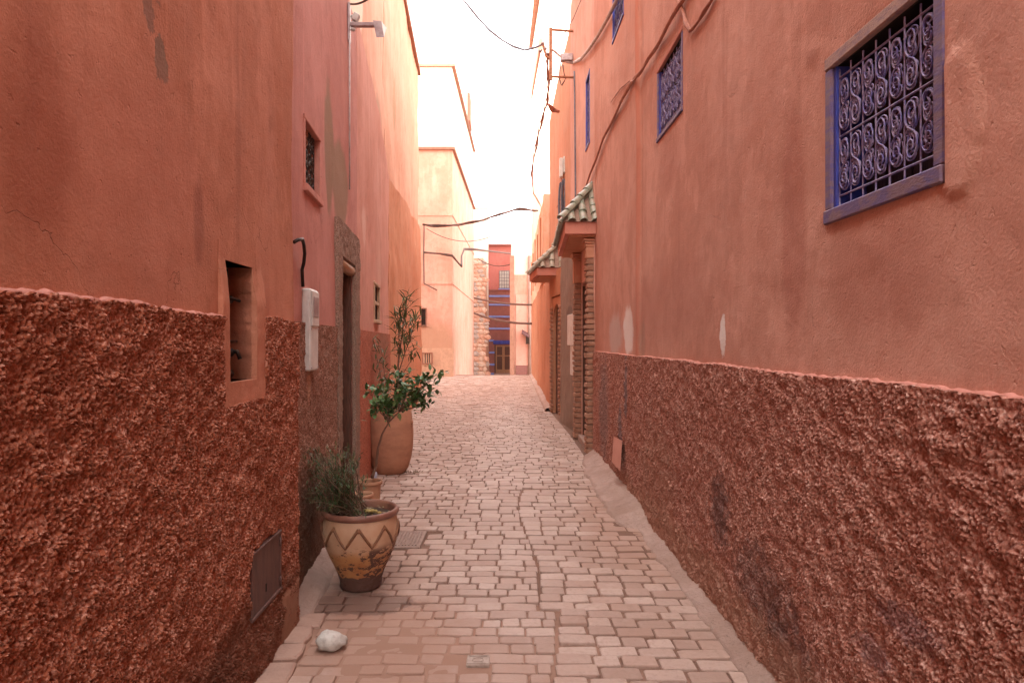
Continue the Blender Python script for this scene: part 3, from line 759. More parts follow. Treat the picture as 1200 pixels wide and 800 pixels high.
# ------------------------------------------------------------------ LEFT: second house with door
h2 = thing('house', 'left house with carved wooden door, brown base and small barred window', 'house', (L2.X(5), 5, 0), 'houses lining the alley')
DO = (5.81, 6.62, -.3, 2.36); DF = (5.6, 6.92, -.3, 2.625)
W2 = (4.43, 4.945, 2.61, 3.07)
put('wall', wall_grid(L2, 3.80, 6.93, -.3, 4.8, .045, [W2, DO], gentle(12, .012, .004), skirt=.3, edge_flat=.05, zstep=.045), m_left2, h2)
put('core_wall', core(L2, 3.8, 6.93, 4.75), m_left2, h2)
put('roughcast', wall_grid(L2, 3.84, 5.6, -.04, 1.72, .0065, [], cast(31, .010, .015), off=.012, skirt=.05), m_cast_l2, h2)
m_gran = roughcast('grey_pebbled_render', (.30, .19, .14), (.46, .34, .28), (.22, .13, .09), sc=1.5)
dr = put('door_surround', wall_grid(L2, 5.6, 6.92, -.04, 2.625, .013, [(5.81, 6.62, -.2, 2.33)], cast(33, .010, .018), off=.022, skirt=.08), m_gran, h2)
wd_ = put('window', wbox(MB(), L2, 4.44, 4.935, 2.62, 3.06, -.16, -.14).mesh(), m_dark, h2)
b = MB(); wbox(b, L2, 4.41, 4.965, 3.045, 3.075, -.10, .012, .004); wbox(b, L2, 4.41, 4.965, 2.575, 2.625, -.10, .03, .006)
wbox(b, L2, 4.41, 4.44, 2.626, 3.044, -.10, .010, .004); wbox(b, L2, 4.935, 4.965, 2.626, 3.044, -.10, .010, .004)
put('frame', b.mesh(), m_lip, wd_)
for i in range(5):
    Y = 4.47+i*.108; put('bar', MB().tube([L2.p(Y, 2.63, -.03), L2.p(Y, 3.05, -.03)], .005, 6).mesh(), m_iron, wd_)
for j in range(3):
    for i in range(4):
        m = MB(); tube_on_wall(m, L2, 4.524+i*.108, 2.70+j*.142, scroll_path(.10, .135, .03), .005, -.027, 5, 1 if (i+j) % 2 else -1)
        tube_on_wall(m, L2, 4.524+i*.108, 2.70+j*.142, scroll_path(.07, .075, .02), .004, -.03, 5, -1 if (i+j) % 2 else 1)
        put('scroll', m.mesh(True), m_rust if (j == 2 and i < 2) else m_iron, wd_)
# door
dr = put('door', wbox(MB(), L2, 5.815, 6.615, -.02, 2.26, -.16, -.12).mesh(), m_wood2, h2)
def door_panels(w, ya, yb, z0, z1, off, dr, mt, leaves=2, n=5, studs=False):
    lw = (yb-ya)/leaves
    for l in range(leaves):
        a = ya+l*lw+.006; c = a+lw-.012
        put('stile', wbox(MB(), w, a, a+.07, z0, z1, off, off+.03, .004).mesh(), mt, dr)
        put('stile', wbox(MB(), w, c-.07, c, z0, z1, off, off+.03, .004).mesh(), mt, dr)
        for i in range(n+1):
            zc = z0+(z1-z0)*i/n; zc = min(max(zc, z0+.045), z1-.045)
            put('rail', wbox(MB(), w, a+.071, c-.071, zc-.04, zc+.04, off, off+.034, .006).mesh(), mt, dr)
        for i in range(n):
            za = z0+(z1-z0)*i/n+.075; zb = z0+(z1-z0)*(i+1)/n-.075
            put('panel', wbox(MB(), w, a+.085, c-.085, za, zb, off, off+.022, .012).mesh(), mt, dr)
def jambs(house_door, w, ya, yb, z1, mt, d0=-.25, d1=-.012):
    put('jamb', wbox(MB(), w, ya+.001, ya+.03, -.02, z1, d0, d1, .003).mesh(), mt, house_door)
    put('jamb', wbox(MB(), w, yb-.03, yb-.001, -.02, z1, d0, d1, .003).mesh(), mt, house_door)
jambs(dr, L2, 5.81, 6.62, 2.32, m_wood2, -.12)
door_panels(L2, 5.82, 6.61, .1, 2.2, -.12, dr, m_wood, 2, 5)
put('lintel', MB().tube([L2.p(5.80, 2.28, -.02), L2.p(6.63, 2.28, -.02)], .05, 10).mesh(True), m_wood, dr)
put('threshold', wbox(MB(), L2, 5.8, 6.63, -.03, .10, -.2, .05, .01).mesh(), m_cement, dr)
put('latch', MB().ball(L2.p(6.2, 1.25, -.07), .028, 8, 6).mesh(True), m_iron, dr)
# meter box and its cable
mb_ = thing('meter_box', 'tall off white plastic meter box fixed low on the left wall beside the carved door', 'meter box', tuple(L2.p(4.45, 1.41, 0)))
put('case', wbox(MB(), L2, 4.35, 4.60, 1.41, 1.94, .0, .06, .010).mesh(), m_white, mb_)
put('cover', wbox(MB(), L2, 4.362, 4.588, 1.70, 1.925, .0602, .068, .004).mesh(), m_white, mb_)
for y_, z_ in ((4.365, 1.43), (4.585, 1.43), (4.365, 1.68), (4.585, 1.68)): put('screw', MB().ball(L2.p(y_, z_, .06), .006, 6, 4).mesh(True), m_steel, mb_)
put('seam_line', wbox(MB(), L2, 4.353, 4.597, 1.685, 1.689, .0601, .0615, .0005).mesh(), m_steel, mb_)
put('window_pane', wbox(MB(), L2, 4.40, 4.55, 1.76, 1.89, .0685, .072, .002).mesh(), m_steel, mb_)
b = MB().tube([L2.px(344, 284, .03), L2.px(349, 281, .05), L2.px(354, 280, .05), L2.px(356, 287, .05), L2.px(357, 297, .045), L2.px(356, 308, .03), L2.px(354, 316, .02), L2.px(355, 336, .02)], .011, 7)
tag(recentre(put('cable', b.mesh(True), m_iron)), 'black cable looping out of the wall above the white meter box', 'cable')
# bracket lamp
bl = thing('wall_lamp', 'grey metal lamp on a bracket arm high on the left wall', 'wall lamp', tuple(L2.p(6.35, 4.5, 0)))
q = L2.p(6.35, 4.55, 0)
put('mounting_plate', wbox(MB(), L2, 6.31, 6.39, 4.38, 4.74, 0, .02, .004).mesh(), m_steel, bl)
e = pix(441, 31, 6.35); s_ = pix(411, 28, 6.35)
put('arm', MB().box((s_+e)/2, ((e-s_).length, .05, .035), bev=.004).mesh(), m_steel, bl)
put('lamp_head', MB().hexa([pix(441, 44, 6.30), pix(450, 44, 6.30), pix(450, 44, 6.62), pix(441, 44, 6.62), pix(437, 24, 6.30), pix(447, 25, 6.30), pix(453, 33, 6.62), pix(442, 30, 6.62)]).mesh(), m_steel, bl)
put('junction_box', MB().box(pix(417, 21, 6.35), (.055, .06, .07), Matrix.Rotation(.5, 3, 'Y'), .005).mesh(), m_white, bl)
for dz_ in (0, .05, .10): put('insulator', MB().ball(L2.p(6.35, 4.5+dz_*1.2, .045), .025, 8, 6, (1, 1, .7)).mesh(True), m_white, bl)
put('conduit', MB().tube([L2.p(6.3, 4.4, .02), L2.p(6.3, 3.0, .02)], .008, 6).mesh(True), m_cablew, bl)
def sag(a, b_, d, n=16):
    a, b_ = Vector(a), Vector(b_); return [a.lerp(b_, i/n)-Vector((0, 0, d*4*(i/n)*(1-i/n))) for i in range(n+1)]
tag(recentre(put('cable', MB().tube(sag(pix(411, 5, 6.35), pix(440, -8, 5.6), .03), .009, 6).mesh(True), m_cable)), 'short dark cable rising from the wall lamp on the left', 'cable')

# ------------------------------------------------------------------ LEFT: third house (pink below, peach above)
h3 = thing('house', 'tall left house, pink below and peach above, beyond the carved door', 'house', (L3.X(9), 9, 0), 'houses lining the alley')
W3 = (8.8, 9.58, 1.875, 2.37)
def topl(Y): return 0.0*Y
def ragged(w):
    def f(Y):
        base = np.interp(Y, [5, 7, 9.6, 10.3, 11.2, 12.4, 15, 19], [4.85, 4.95, 4.85, 4.62, 4.42, 4.36, 4.56, 4.7])
        return base-4.9+.05*(fbm(Y*2, 0*Y, 55)-.5)*2
    return f
put('wall', wall_grid(L3, 6.92, 11.6, -.3, 4.9, .07, [W3], gentle(13, .03, .006), skirt=.3, edge_flat=.1, top=ragged(L3)), m_left3, h3)
put('wall', wall_grid(L4, 11.6, 19, -.3, 4.9, .1, [], gentle(14, .05, .01), skirt=.3, top=ragged(L4)), m_left4, h3)
put('roughcast', wall_grid(L3, 6.93, 11.55, -.04, 1.72, .022, [], cast(41, .010, .03), off=.012, skirt=.05), m_cast_l3, h3)
L3u = Wall(L3.a-.09, L3.b, 1); L4u = Wall(L4.a-.09, L4.b, 1)
put('upper_wall', wall_grid(L3u, 3.9, 11.6, 4.0, 9.0, .09, [], gentle(15, .03, .008), skirt=.3), m_upper, h3)
put('upper_wall', wall_grid(L4u, 11.6, 19, 4.0, 9.0, .1, [], gentle(16, .04, .01), skirt=.3), m_upper, h3)
b = MB()
wbox(b, L4u, 11.7, 19.05, 9.0, 9.12, -.3, .07, .01); wbox(b, L3u, 3.9, 11.65, 9.0, 9.12, -.3, .06, .01)
m_trim = simple('terracotta_trim', (.33, .16, .11), (.26, .12, .08), 6, .85)
put('cornice', b.mesh(), m_trim, h3)
put('core_wall', core(Wall(L3.a-.09, L3.b, 1), 3.9, 11.6, 9.0, 7), m_upper, h3)
put('core_wall', core(L4u, 11.6, 18.98, 9.0, 7), m_upper, h3)
b = MB().hexa([Vector((-15, -18, 5)), Vector((-5, -18, 5)), Vector((-5, 26, 5)), Vector((-15, 26, 5)), Vector((-15, -18, 14.4)), Vector((-5, -18, 14.4)), Vector((-5, 26, 14.4)), Vector((-15, 26, 14.4))])
b.hexa([Vector((-15, 19.2, -.3)), Vector((-5.2, 19.2, -.3)), Vector((-5.2, 25.9, -.3)), Vector((-15, 25.9, -.3)), Vector((-15, 19.2, 5)), Vector((-5.2, 19.2, 5)), Vector((-5.2, 25.9, 5)), Vector((-15, 25.9, 5))])
put('unseen_sun_block', b.mesh(), m_upper, h3)  # unseen block added to keep the sun off the right wall and far front
w3 = put('window', wbox(MB(), L3, 8.82, 9.56, 1.89, 2.36, -.14, -.12).mesh(), m_dark, h3)
m_tanwood = simple('pale_tan_wood', (.50, .32, .20), (.36, .22, .14), 12, .7)
b = MB(); wbox(b, L3, 8.78, 9.60, 1.84, 1.885, -.08, .04, .006); wbox(b, L3, 8.78, 9.60, 2.34, 2.38, -.08, .02, .006)
wbox(b, L3, 8.79, 8.85, 1.886, 2.339, -.08, .015, .005); wbox(b, L3, 9.53, 9.59, 1.886, 2.339, -.08, .015, .005); wbox(b, L3, 8.851, 9.529, 2.09, 2.135, -.06, .01, .005)
put('frame', b.mesh(), m_tanwood, w3)
for i in range(6): put('bar', MB().tube([L3.p(8.93+i*.1, 1.88, -.02), L3.p(8.93+i*.1, 2.34, -.02)], .006, 5).mesh(), m_iron, w3)

# ------------------------------------------------------------------ RIGHT: near house
h4 = thing('house', 'near right house with rose render, grilled windows and long roughcast base', 'house', (R1.X(4), 4, 0), 'houses lining the alley')
WA = (1.98, 2.71, 2.06, 2.715); WB = (4.87, 5.68, 3.245, 3.855); WC = (7.26, 8.0, 5.07, 5.72)
def dispR(Y, Z):
    d = .014*(fbm(Y*.9, Z*.9, 61, 3)-.5)*2+.005*(fbm(Y*5, Z*5, 66, 4)-.5)*2
    d = d+.028*np.exp(-((Y-6.45-.03*vn(Z*1.5, 0*Z, 4))/.055)**2)-.018*np.exp(-((Y-6.36)/.05)**2)
    # old repair left of the big window: a raised lip
    e = (np.hypot((Y-2.86)/.17, (Z-2.42)/.42)+.35*(fbm(Y*5, Z*5, 70)-.5)); d = d+.0035*np.exp(-((e-1)/.14)**2)+.003*np.clip(1-e, 0, 1)
    e = (np.hypot((Y-2.80)/.05, (Z-2.79)/.035)); d = d+.006*np.exp(-e**2)
    e = np.hypot((Y-1.93)/.10, (Z-2.22)/.20)+.3*(fbm(Y*9, Z*9, 73)-.5); d = d+.012*np.clip((1.05-e)/.06, 0, 1)
    e = np.hypot((Y-2.62)/.42, (Z-1.92)/.10)+.4*(fbm(Y*6, Z*6, 74)-.5); d = d+.004*np.clip((1.05-e)/.4, 0, 1)
    return d
put('wall', wall_grid(R1, 1.3, 4.4, 1.3, 4.2, .018, [WA], dispR, skirt=.3, edge_flat=.015), m_right, h4)
put('wall', wall_grid(R1, 4.4, 9.57, 1.3, 7.2, .05, [WB, WC], dispR, skirt=.3, edge_flat=.06), m_right, h4)
put('wall', wall_grid(R1, 1.3, 4.4, 4.2, 7.2, .2, [], dispR, skirt=.3), m_right, h4)
put('wall', wall_grid(R1, -5, 1.3, -.3, 7.2, .3, [], None, off=.005, skirt=.3), m_right, h4)
put('core_wall', core(R1, -5, 9.55, 7.2), m_right, h4)
topr = lambda Y: .008*(vn(Y/.02, 0, 5)-.5)+.012*(vn(Y/.4, 0, 6)-.5)
put('roughcast', wall_grid(R1, 1.45, 3.6, .0, 1.462, .0047, [], cast(51, .0175, .0120), off=.014, skirt=.04, top=topr), m_cast_r, h4)
put('roughcast', wall_grid(R1, 3.6, 9.5, .0, 1.462, .0082, [], cast(51, .0175, .0145), off=.014, skirt=.04, top=topr), m_cast_r, h4)
put('roughcast', wall_grid(R1, -5, 1.45, .0, 1.462, .2, [], None, off=.03, skirt=.1), m_cast_r, h4)
_t = topn; topn = topr
put('roughcast_ledge', ledge(R1, 1.45, 9.5, 1.462, -.01, .024, 3, .012, .003), m_lip, h4); topn = _t
put('wall', wall_grid(R1, 1.3, 9.57, -.3, 1.31, .3, [], None, off=-.006, skirt=.2), m_right, h4)
GM = (m_grille, m_frame, m_frametop, m_blue)
grilled_window(h4, R1, *WA, label='big low window with violet frame and scrolled grille', mats=GM)
grilled_window(h4, R1, *WB, label='smaller looking window higher up the same wall with scrolled grille', mats=(m_grille, m_frame, m_lip, m_blue), fr=.035)
grilled_window(h4, R1, *WC, label='highest window cut off by the top of the picture', mats=(m_grille2, m_blue, m_blue, m_blue), fr=.03, detail=False)

# ------------------------------------------------------------------ RIGHT: second house, brick door with canopy
h5 = thing('house', 'right house with green tiled canopy over a brick framed arched door', 'house', (R1.X(10.5), 10.5, 0), 'houses lining the alley')
WD = (10.1, 10.6, 4.54, 5.64); DR = (9.95, 11.15, -.3, 2.55)
put('wall', wall_grid(R1, 9.575, 13.0, -.3, 8.0, .08, [WD, DR], lambda Y, Z: gentle(17, .015, .005)(Y, Z)+.02*np.exp(-((Y-9.62)/.03)**2), skirt=.3, edge_flat=.1), m_right2, h5)
put('core_wall', core(R1, 9.575, 13.0, 8.0), m_right2, h5)
grilled_window(h5, R1, *WD, mats=(m_grille2, m_blue, m_blue, m_blue), fr=.045, cols=3, rows=3, detail=False)
def arch_door(house, w, ya, yb, ztop, off, mt, surround, lab=None):
    """arched timber door leaf in a plaster surround"""
    yc = (ya+yb)/2; r = (yb-ya)/2-.05; zs = ztop-r*1.05
    n = 14; prof = [(-r, 0), (-r, zs)]+[(-r*cos(pi*i/n), zs+r*1.05*sin(pi*i/n)) for i in range(1, n)]+[(r, zs), (r, 0)]
    def slab(o0, o1, pr):
        P0 = [w.p(yc, 0, o0)+w.t*u+Vector((0, 0, v)) for u, v in pr]; P1 = [w.p(yc, 0, o1)+w.t*u+Vector((0, 0, v)) for u, v in pr]
        k = len(pr); b_ = MB(); b_.add(P0+P1, [tuple(range(k)), tuple(range(2*k-1, k-1, -1))]+[(i, (i+1) % k, k+(i+1) % k, k+i) for i in range(k)]); return b_
    dr_ = put('door', slab(off, off+.04, prof).mesh(), mt, house, label=lab)
    for i in range(6):
        u0 = -r+.02+(2*r-.04)*i/6; u1 = -r+.02+(2*r-.04)*(i+1)/6-.012; um = (u0+u1)/2
        hgt = zs+1.05*sqrt(max(0, r*r-max(abs(u0), abs(u1))**2))-.03
        put('plank', slab(off+.041, off+.055, [(u0, .02), (u0, hgt), (u1, hgt), (u1, .02)]).mesh(), mt, dr_)
    # spandrel above the arch
    k = len(prof)
    outer = [(-r-.06, 0), (-r-.06, ztop+.12), (r+.06, ztop+.12), (r+.06, 0)]
    pr = [(-r-.05, 0), (-r-.05, ztop+.15), (r+.05, ztop+.15), (r+.05, 0)]+[(r, 0)]+prof[::-1][1:-1]+[(-r, 0)]
    put('door_arch', slab(off+.056, off+.12, pr[:]).mesh(), surround, dr_)
    return dr_
ad = arch_door(h5, R1, 9.97, 11.13, 2.3, -.24, m_wood2, m_wood2)
jambs(ad, R1, 9.95, 11.15, 2.5, m_wood2)
put('threshold', wbox(MB(), R1, 9.9, 11.2, -.05, .08, -.28, .06, .01).mesh(), m_cement, h5)
# brick pillars each side of the door: near faces show the bricks
def pillar(house, w, y0, y1, out, z1, seed, smooth_top):
    r_ = random.Random(seed)
    pl = put('brick_pillar', wbox(MB(), w, y0+.015, y1-.015, -.05, z1, -.05, out-.022).mesh(), m_mortar, house)
    z = 0.02; i = 0
    while z < smooth_top:
        h_ = r_.uniform(.058, .068)
        o = out+r_.uniform(-.012, .014); ye = y0+r_.uniform(-.012, .006)
        bm_ = wbox(MB(), w, ye, y1-r_.uniform(0, .01), z, z+h_, -.04, o, .010)
        # ragged ends
        bm_.v = [(x+r_.uniform(-.006, .006), yv+r_.uniform(-.006, .006), zv+r_.uniform(-.004, .004)) for x, yv, zv in bm_.v]
        put('brick', bm_.mesh(), m_brick, pl); z += h_+r_.uniform(.016, .026); i += 1
    put('shaft', wbox(MB(), w, y0-.005, y1+.005, z, z1-.12, -.04, out+.006, .012).mesh(), m_tan, pl)
    for k in range(3): put('moulding', wbox(MB(), w, y0-.015-.01*k, y1+.015+.01*k, z1-.12+k*.04, z1-.085+k*.04, -.04, out+.012+.014*k, .008).mesh(), m_tan, pl)
    return pl
pillar(h5, R1, 9.60, 9.82, .115, 3.05, 1, 2.72)
pillar(h5, R1, 11.22, 11.44, .115, 3.05, 2, 2.55)

def tile_mesh():
    """half round roof tile, lying along +Y from 0 to .27, slightly tapered"""
    b_ = MB(); n = 8; V = []
    for (yv, r0) in ((0, .058), (.27, .046)):
        for k in range(n+1):
            a = pi*k/n; V.append((r0*cos(a), yv, r0*sin(a)))
        for k in range(n+1):
            a = pi*k/n; V.append(((r0-.012)*cos(a), yv, (r0-.012)*sin(a)))
    F = []; m = n+1
    for k in range(n):
        F += [(k, k+1, 2*m+k+1, 2*m+k), (m+k+1, m+k, 3*m+k, 3*m+k+1), (k+1, k, m+k, m+k+1), (2*m+k, 2*m+k+1, 3*m+k+1, 3*m+k)]
    F += [(0, 2*m, 3*m, m), (n, m+n, 3*m+n, 2*m+n)]
    b_.add(V, F); return b_.mesh(smooth=True, angle=radians(50))
TM = tile_mesh(); TM.materials.append(m_tile); TM2 = TM.copy(); TM2.materials.clear(); TM2.materials.append(m_tile2)
def canopy(house, xw0, xo0, y0, xw1, xo1, y1, zb, zt, zr, run, tm, seed, label=None, fm=None, nfront=3):
    """hipped tiled door canopy: wall line xw, outer line xo, near end y0, far end y1; fascia zb..zt, roof meets wall at zr"""
    r_ = random.Random(seed)
    b_ = MB().hexa([Vector((xw0+.05, y0, zb)), Vector((xw1+.05, y1, zb)), Vector((xo1, y1, zb)), Vector((xo0, y0, zb)),
                    Vector((xw0+.05, y0, zt)), Vector((xw1+.05, y1, zt)), Vector((xo1, y1, zt)), Vector((xo0, y0, zt))])
    can = put('canopy', b_.mesh(), fm or m_canopy, house, label=label)
    # stepped lower lip and panelled soffit
    b_ = MB().hexa([Vector((xw0+.05, y0+.06, zb-.03)), Vector((xw1+.05, y1-.06, zb-.03)), Vector((xo1+.06, y1-.06, zb-.03)), Vector((xo0+.06, y0+.06, zb-.03)),
                    Vector((xw0+.05, y0+.06, zb-.001)), Vector((xw1+.05, y1-.06, zb-.001)), Vector((xo1+.06, y1-.06, zb-.001)), Vector((xo0+.06, y0+.06, zb-.001))])
    put('soffit', b_.mesh(), m_orange, can)
    e = .03
    A = Vector((xo0-e, y0-e, zt+.003)); B = Vector((xo1-e, y1+e, zt+.003)); Cn = Vector((xw0+.05, y0-e, zt+.003)); D = Vector((xw1+.05, y1+e, zt+.003))
    R0 = Vector((xw0+.04, y0+run, zr)); R1_ = Vector((xw1+.04, y1-run, zr))
    b_ = MB(); b_.add([A, B, Cn, D, R0, R1_], [(0, 4, 5, 1), (2, 4, 0), (1, 5, 3), (0, 1, 3, 2), (2, 3, 5, 4)])
    put('roof_bed', b_.mesh(), m_mortar, can)
    def lay(p0, p1, roll_n, nm='roof_tile', lift=.0, sc=1.0):
        """a run of overlapping tiles from p0 (eave) up to p1; normal roll_n"""
        d = (p1-p0); L = d.length; d.normalize(); nn = (roll_n-d*roll_n.dot(d)).normalized(); xx = d.cross(nn).normalized()
        k = max(1, int(round(L/(.17*sc)))); st = L/k
        for i in range(k):
            tilt = .06
            dd = (d*cos(tilt)-nn*sin(tilt)).normalized(); n2 = xx.cross(dd)
            M = Matrix((xx, dd, n2)).transposed().to_4x4() @ Matrix.Rotation(r_.uniform(-.05, .05), 4, 'Z')
            pos = p0+d*(i*st-.02)+nn*(lift+.018+r_.uniform(-.004, .004))
            o = bpy.data.objects.new(nm, tm); COL.objects.link(o); o.parent = can
            M = M.copy(); M = Matrix.Translation(pos-LOC[can.name]) @ M @ Matrix.Scale(sc, 4)
            o.matrix_local = M
    # near hip face
    nrm = (R0-A).cross(Cn-A); nrm = nrm if nrm.y < 0 else -nrm; nrm.normalize()
    for i in range(nfront):
        f = (i+.75)/nfront*.97; base = A.lerp(Cn, f)
        # up the slope towards the ridge/hip
        upd = (R0-Cn); L = f if f < 1 else 1
        lay(base, base+upd*min(1, f*.97), nrm)
    # alley face
    nrm2 = (B-A).cross(R0-A); nrm2 = nrm2 if nrm2.x < 0 else -nrm2; nrm2.normalize()
    ln = (B-A).length; m = int(ln/.135)
    for i in range(m+1):
        f = i/m; base = A.lerp(B, f); y_ = base.y
        lim = min(1, (y_-A.y)/(run+e), (B.y-y_)/(run+e)); 
        if lim < .12: continue
        upv = Vector((R0.x-A.x, 0, R0.z-A.z)); lay(base, base+upv*lim, nrm2)
    lay(A, R0+Vector((0, 0, .03)), (nrm+nrm2), 'hip_tile', .045)
    lay(B, R1_+Vector((0, 0, .03)), (nrm2+Vector((0, 1, .5))), 'hip_tile', .045)
    return can
canopy(h5, R1.X(9.45), .735, 9.45, R1.X(12), .81, 12.0, 3.09, 3.25, 3.80, .45, TM, 5, 'pink canopy with green glazed tiles')
# meter boxes and cable coils on the wall above
mbx = thing('meter_box', 'pair of white meter boxes high on the right wall above the second canopy', 'meter box', tuple(R1.p(14.2, 5.2, 0)))
# ------------------------------------------------------------------ RIGHT: third house (worn tan), cement pier, second canopy
h6 = thing('house', 'right house of worn tan render with the smaller tiled canopy and arched door', 'house', (1.0, 15, 0), 'houses lining the alley')
put('wall', wall_grid(R1, 13.0, 19, -.3, 7.7, .1, [], gentle(18, .02, .008), skirt=.3), m_tan, h6)
put('core_wall', core(R1, 13.0, 19, 7.7), m_tan, h6)
GW = Wall(1.135+.0705*11.6, -.0705, -1)
put('cement_pier', wall_grid(GW, 11.55, 13.8, -.1, 3.3, .05, [], gentle(19, .02, .012), skirt=.12), m_grey, h6)
DW = Wall(1.06+.106*13.9, -.106, -1)
put('door_wall', wall_grid(DW, 13.9, 15.62, -.1, 3.15, .06, [(14.35, 15.45, -.2, 2.6)], gentle(20, .01, .006), skirt=.12), m_orange, h6)
arch_door(h6, DW, 14.36, 15.44, 2.42, -.14, m_wood2, m_orange, lab='small arched plank door edged with brick')
r_ = random.Random(9); 
for sgn, yb_ in ((0, 14.30), (1, 15.38)):
    z = .05
    while z < 2.35:
        bm_ = wbox(MB(), DW, yb_+r_.uniform(-.02, .01), yb_+.12+r_.uniform(-.01, .02), z, z+.065, -.02, .04+r_.uniform(-.01, .012), .01)
        put('brick', bm_.mesh(), m_brick, h6); z += .09
canopy(h6, 1.10, .545, 14.85, 1.06, .42, 16.5, 3.04, 3.2, 3.78, .4, TM2, 6, 'canopy with faded grey green tiles')
put('lower_wall', wall_grid(R4, 15.62, 19.0, -.1, 3.15, .1, [], gentle(22, .03, .01), skirt=.22), m_orange, h6)
# small white wall box on the cement pier
wb = thing('junction_box', 'narrow white conduit box on the bare cement pier between the two canopies', 'junction box', tuple(GW.p(12.2, 1.4, 0)))
ya = GW.Y(673); yb_ = GW.Y(667)
put('case', wbox(MB(), GW, 11.75, 12.45, 1.53, 2.08, .0, .07, .01).mesh(), m_white, wb)
put('conduit', wbox(MB(), GW, 11.9, 12.3, 1.0, 1.529, .0, .04, .01).mesh(), m_white, wb)
# ------------------------------------------------------------------ RIGHT: orange house
h7 = thing('house', 'low orange right house at the end of the paving with pale peeling upper wall', 'house', (.9, 25, 0), 'houses lining the alley')
put('wall', wall_grid(R4, 19.01, 32.5, -.3, 3.3, .15, [], gentle(23, .05, .015), skirt=.3), m_orange, h7)
put('upper_wall', wall_grid(R4, 19.01, 32.5, 3.3, 5.7, .15, [], gentle(24, .05, .015), skirt=.3), m_palestripe, h7)
put('core_wall', core(R4, 19.01, 32.5, 5.7), m_palestripe, h7)
r_ = random.Random(4)
b = MB()
for i in range(5):
    y0 = 19.6+i*2.5; wbox(b, R4, y0, y0+.25, 3.6, 5.4+r_.uniform(-.4, .3), .05, .09, .02)
put('pilaster_strips', b.mesh(), m_orange, h7)
# tall rear storey showing its two brown eaves
h8 = thing('house', 'tall pale house rising behind the right row with two brown eaves boards', 'house', (3, 29.5, 0))
m_cream = plaster('sunlit_cream_limewash', (.84, .72, .63), (.82, .70, .60), (.80, .62, .48), .3, .3)  # cream kept near white to paint in sun on the far houses
m_cream2 = plaster('peach_limewash', (.68, .40, .31), (.60, .30, .215), (.80, .62, .48), .5, .3, spots=[((-3.6, 31, 1.2), (1.2, 3, 1.2), (.45, .28, .18), .7, .4, 2, .6)])
b = MB().hexa([Vector((1.15, 27, 4)), Vector((5, 27, 4)), Vector((5, 32.4, 4)), Vector((.95, 32.4, 4)), Vector((1.15, 27, 18)), Vector((5, 27, 18)), Vector((5, 32.4, 18)), Vector((.95, 32.4, 18))])
put('wall', b.mesh(), m_cream, h8)
put('eaves_board', MB().hexa([Vector((.9, 26.9, 15.5)), Vector((1.2, 26.9, 15.5)), Vector((1.0, 32.4, 15.5)), Vector((.80, 32.4, 15.5)), Vector((1.0, 26.9, 15.97)), Vector((1.2, 26.9, 15.97)), Vector((1.0, 32.4, 15.97)), Vector((.82, 32.4, 15.97))]).mesh(), m_trim, h8)
put('eaves_board', MB().hexa([Vector((1.06, 26.9, 13.1)), Vector((1.2, 26.9, 13.1)), Vector((1.0, 32.4, 13.1)), Vector((.9, 32.4, 13.1)), Vector((1.06, 26.9, 13.520000000000001)), Vector((1.2, 26.9, 13.520000000000001)), Vector((1.0, 32.4, 13.520000000000001)), Vector((.9, 32.4, 13.520000000000001))]).mesh(), m_trim, h8)

# ------------------------------------------------------------------ FAR LEFT: cream block
h9 = thing('house', 'tall cream corner house at the end of the alley with terracotta string courses', 'house', (-3.5, 31, 0))
yF = 31.0; c0 = (-2.71, yF); c1 = (-2.52, 45.0)
def prism(mb, x0, z0, z1, dx=0, e=0):
    p_ = [(x0, yF-e), (c0[0]+dx+e, yF-e), (c1[0]+dx+e, c1[1]), (x0, c1[1])]
    mb.hexa([Vector((x, y_, z0)) for x, y_ in p_]+[Vector((x, y_, z1)) for x, y_ in p_]); return mb
put('lower_wall', prism(MB(), -11, -.8, 10.28).mesh(), m_cream2, h9)
put('upper_wall', prism(MB(), -11, 10.40, 14.05, -.02).mesh(), m_cream, h9)  # cream above the string course paints in the sunlit upper storey
put('string_course', prism(MB(), -11, 10.281, 10.399, 0, .12).mesh(), m_trim, h9)
put('parapet_course', prism(MB(), -11, 14.051, 14.17, 0, .12).mesh(), m_trim, h9)
b = MB().box((-3.0, 38, 15.2), (.9, 6, 2)); put('roof_room', b.mesh(), m_cream, h9)
put('tank_stand', MB().box((-2.55, 40, 15.0), (.3, 2, 1.6)).mesh(), m_canopy, h9)
def flatwin(house, xa, xb, za, zb, yv, lab=None, bars=3, fm=m_trim):
    w_ = put('window', MB().box(((xa+xb)/2, yv+.02, (za+zb)/2), (xb-xa, .08, zb-za)).mesh(), m_shut, house, label=lab)
    b_ = MB(); t_ = .05
    b_.box(((xa+xb)/2, yv-.04, zb+t_/2), (xb-xa+2*t_, .10, t_), bev=.01); b_.box(((xa+xb)/2, yv-.05, za-t_/2), (xb-xa+2*t_, .12, t_), bev=.01)
    b_.box((xa-t_/2, yv-.04, (za+zb)/2), (t_, .09, zb-za-.002), bev=.01); b_.box((xb+t_/2, yv-.04, (za+zb)/2), (t_, .09, zb-za-.002), bev=.01)
    put('frame', b_.mesh(), fm, w_)
    for i in range(bars):
        x = xa+(xb-xa)*(i+1)/(bars+1); put('bar', MB().tube([(x, yv-.05, za), (x, yv-.05, zb)], .02, 5).mesh(), m_iron, w_)
    return w_
X31 = lambda px_: (px_-600)/800*yF
Z31 = lambda py_: EYE-(py_-400)/800*yF
flatwin(h9, X31(494), X31(499), Z31(381), Z31(362), yF, 'narrow shuttered window')
flatwin(h9, X31(496), X31(506), Z31(425), Z31(414), yF, 'low square vent window with raised surround')
b = MB(); r_ = random.Random(8)
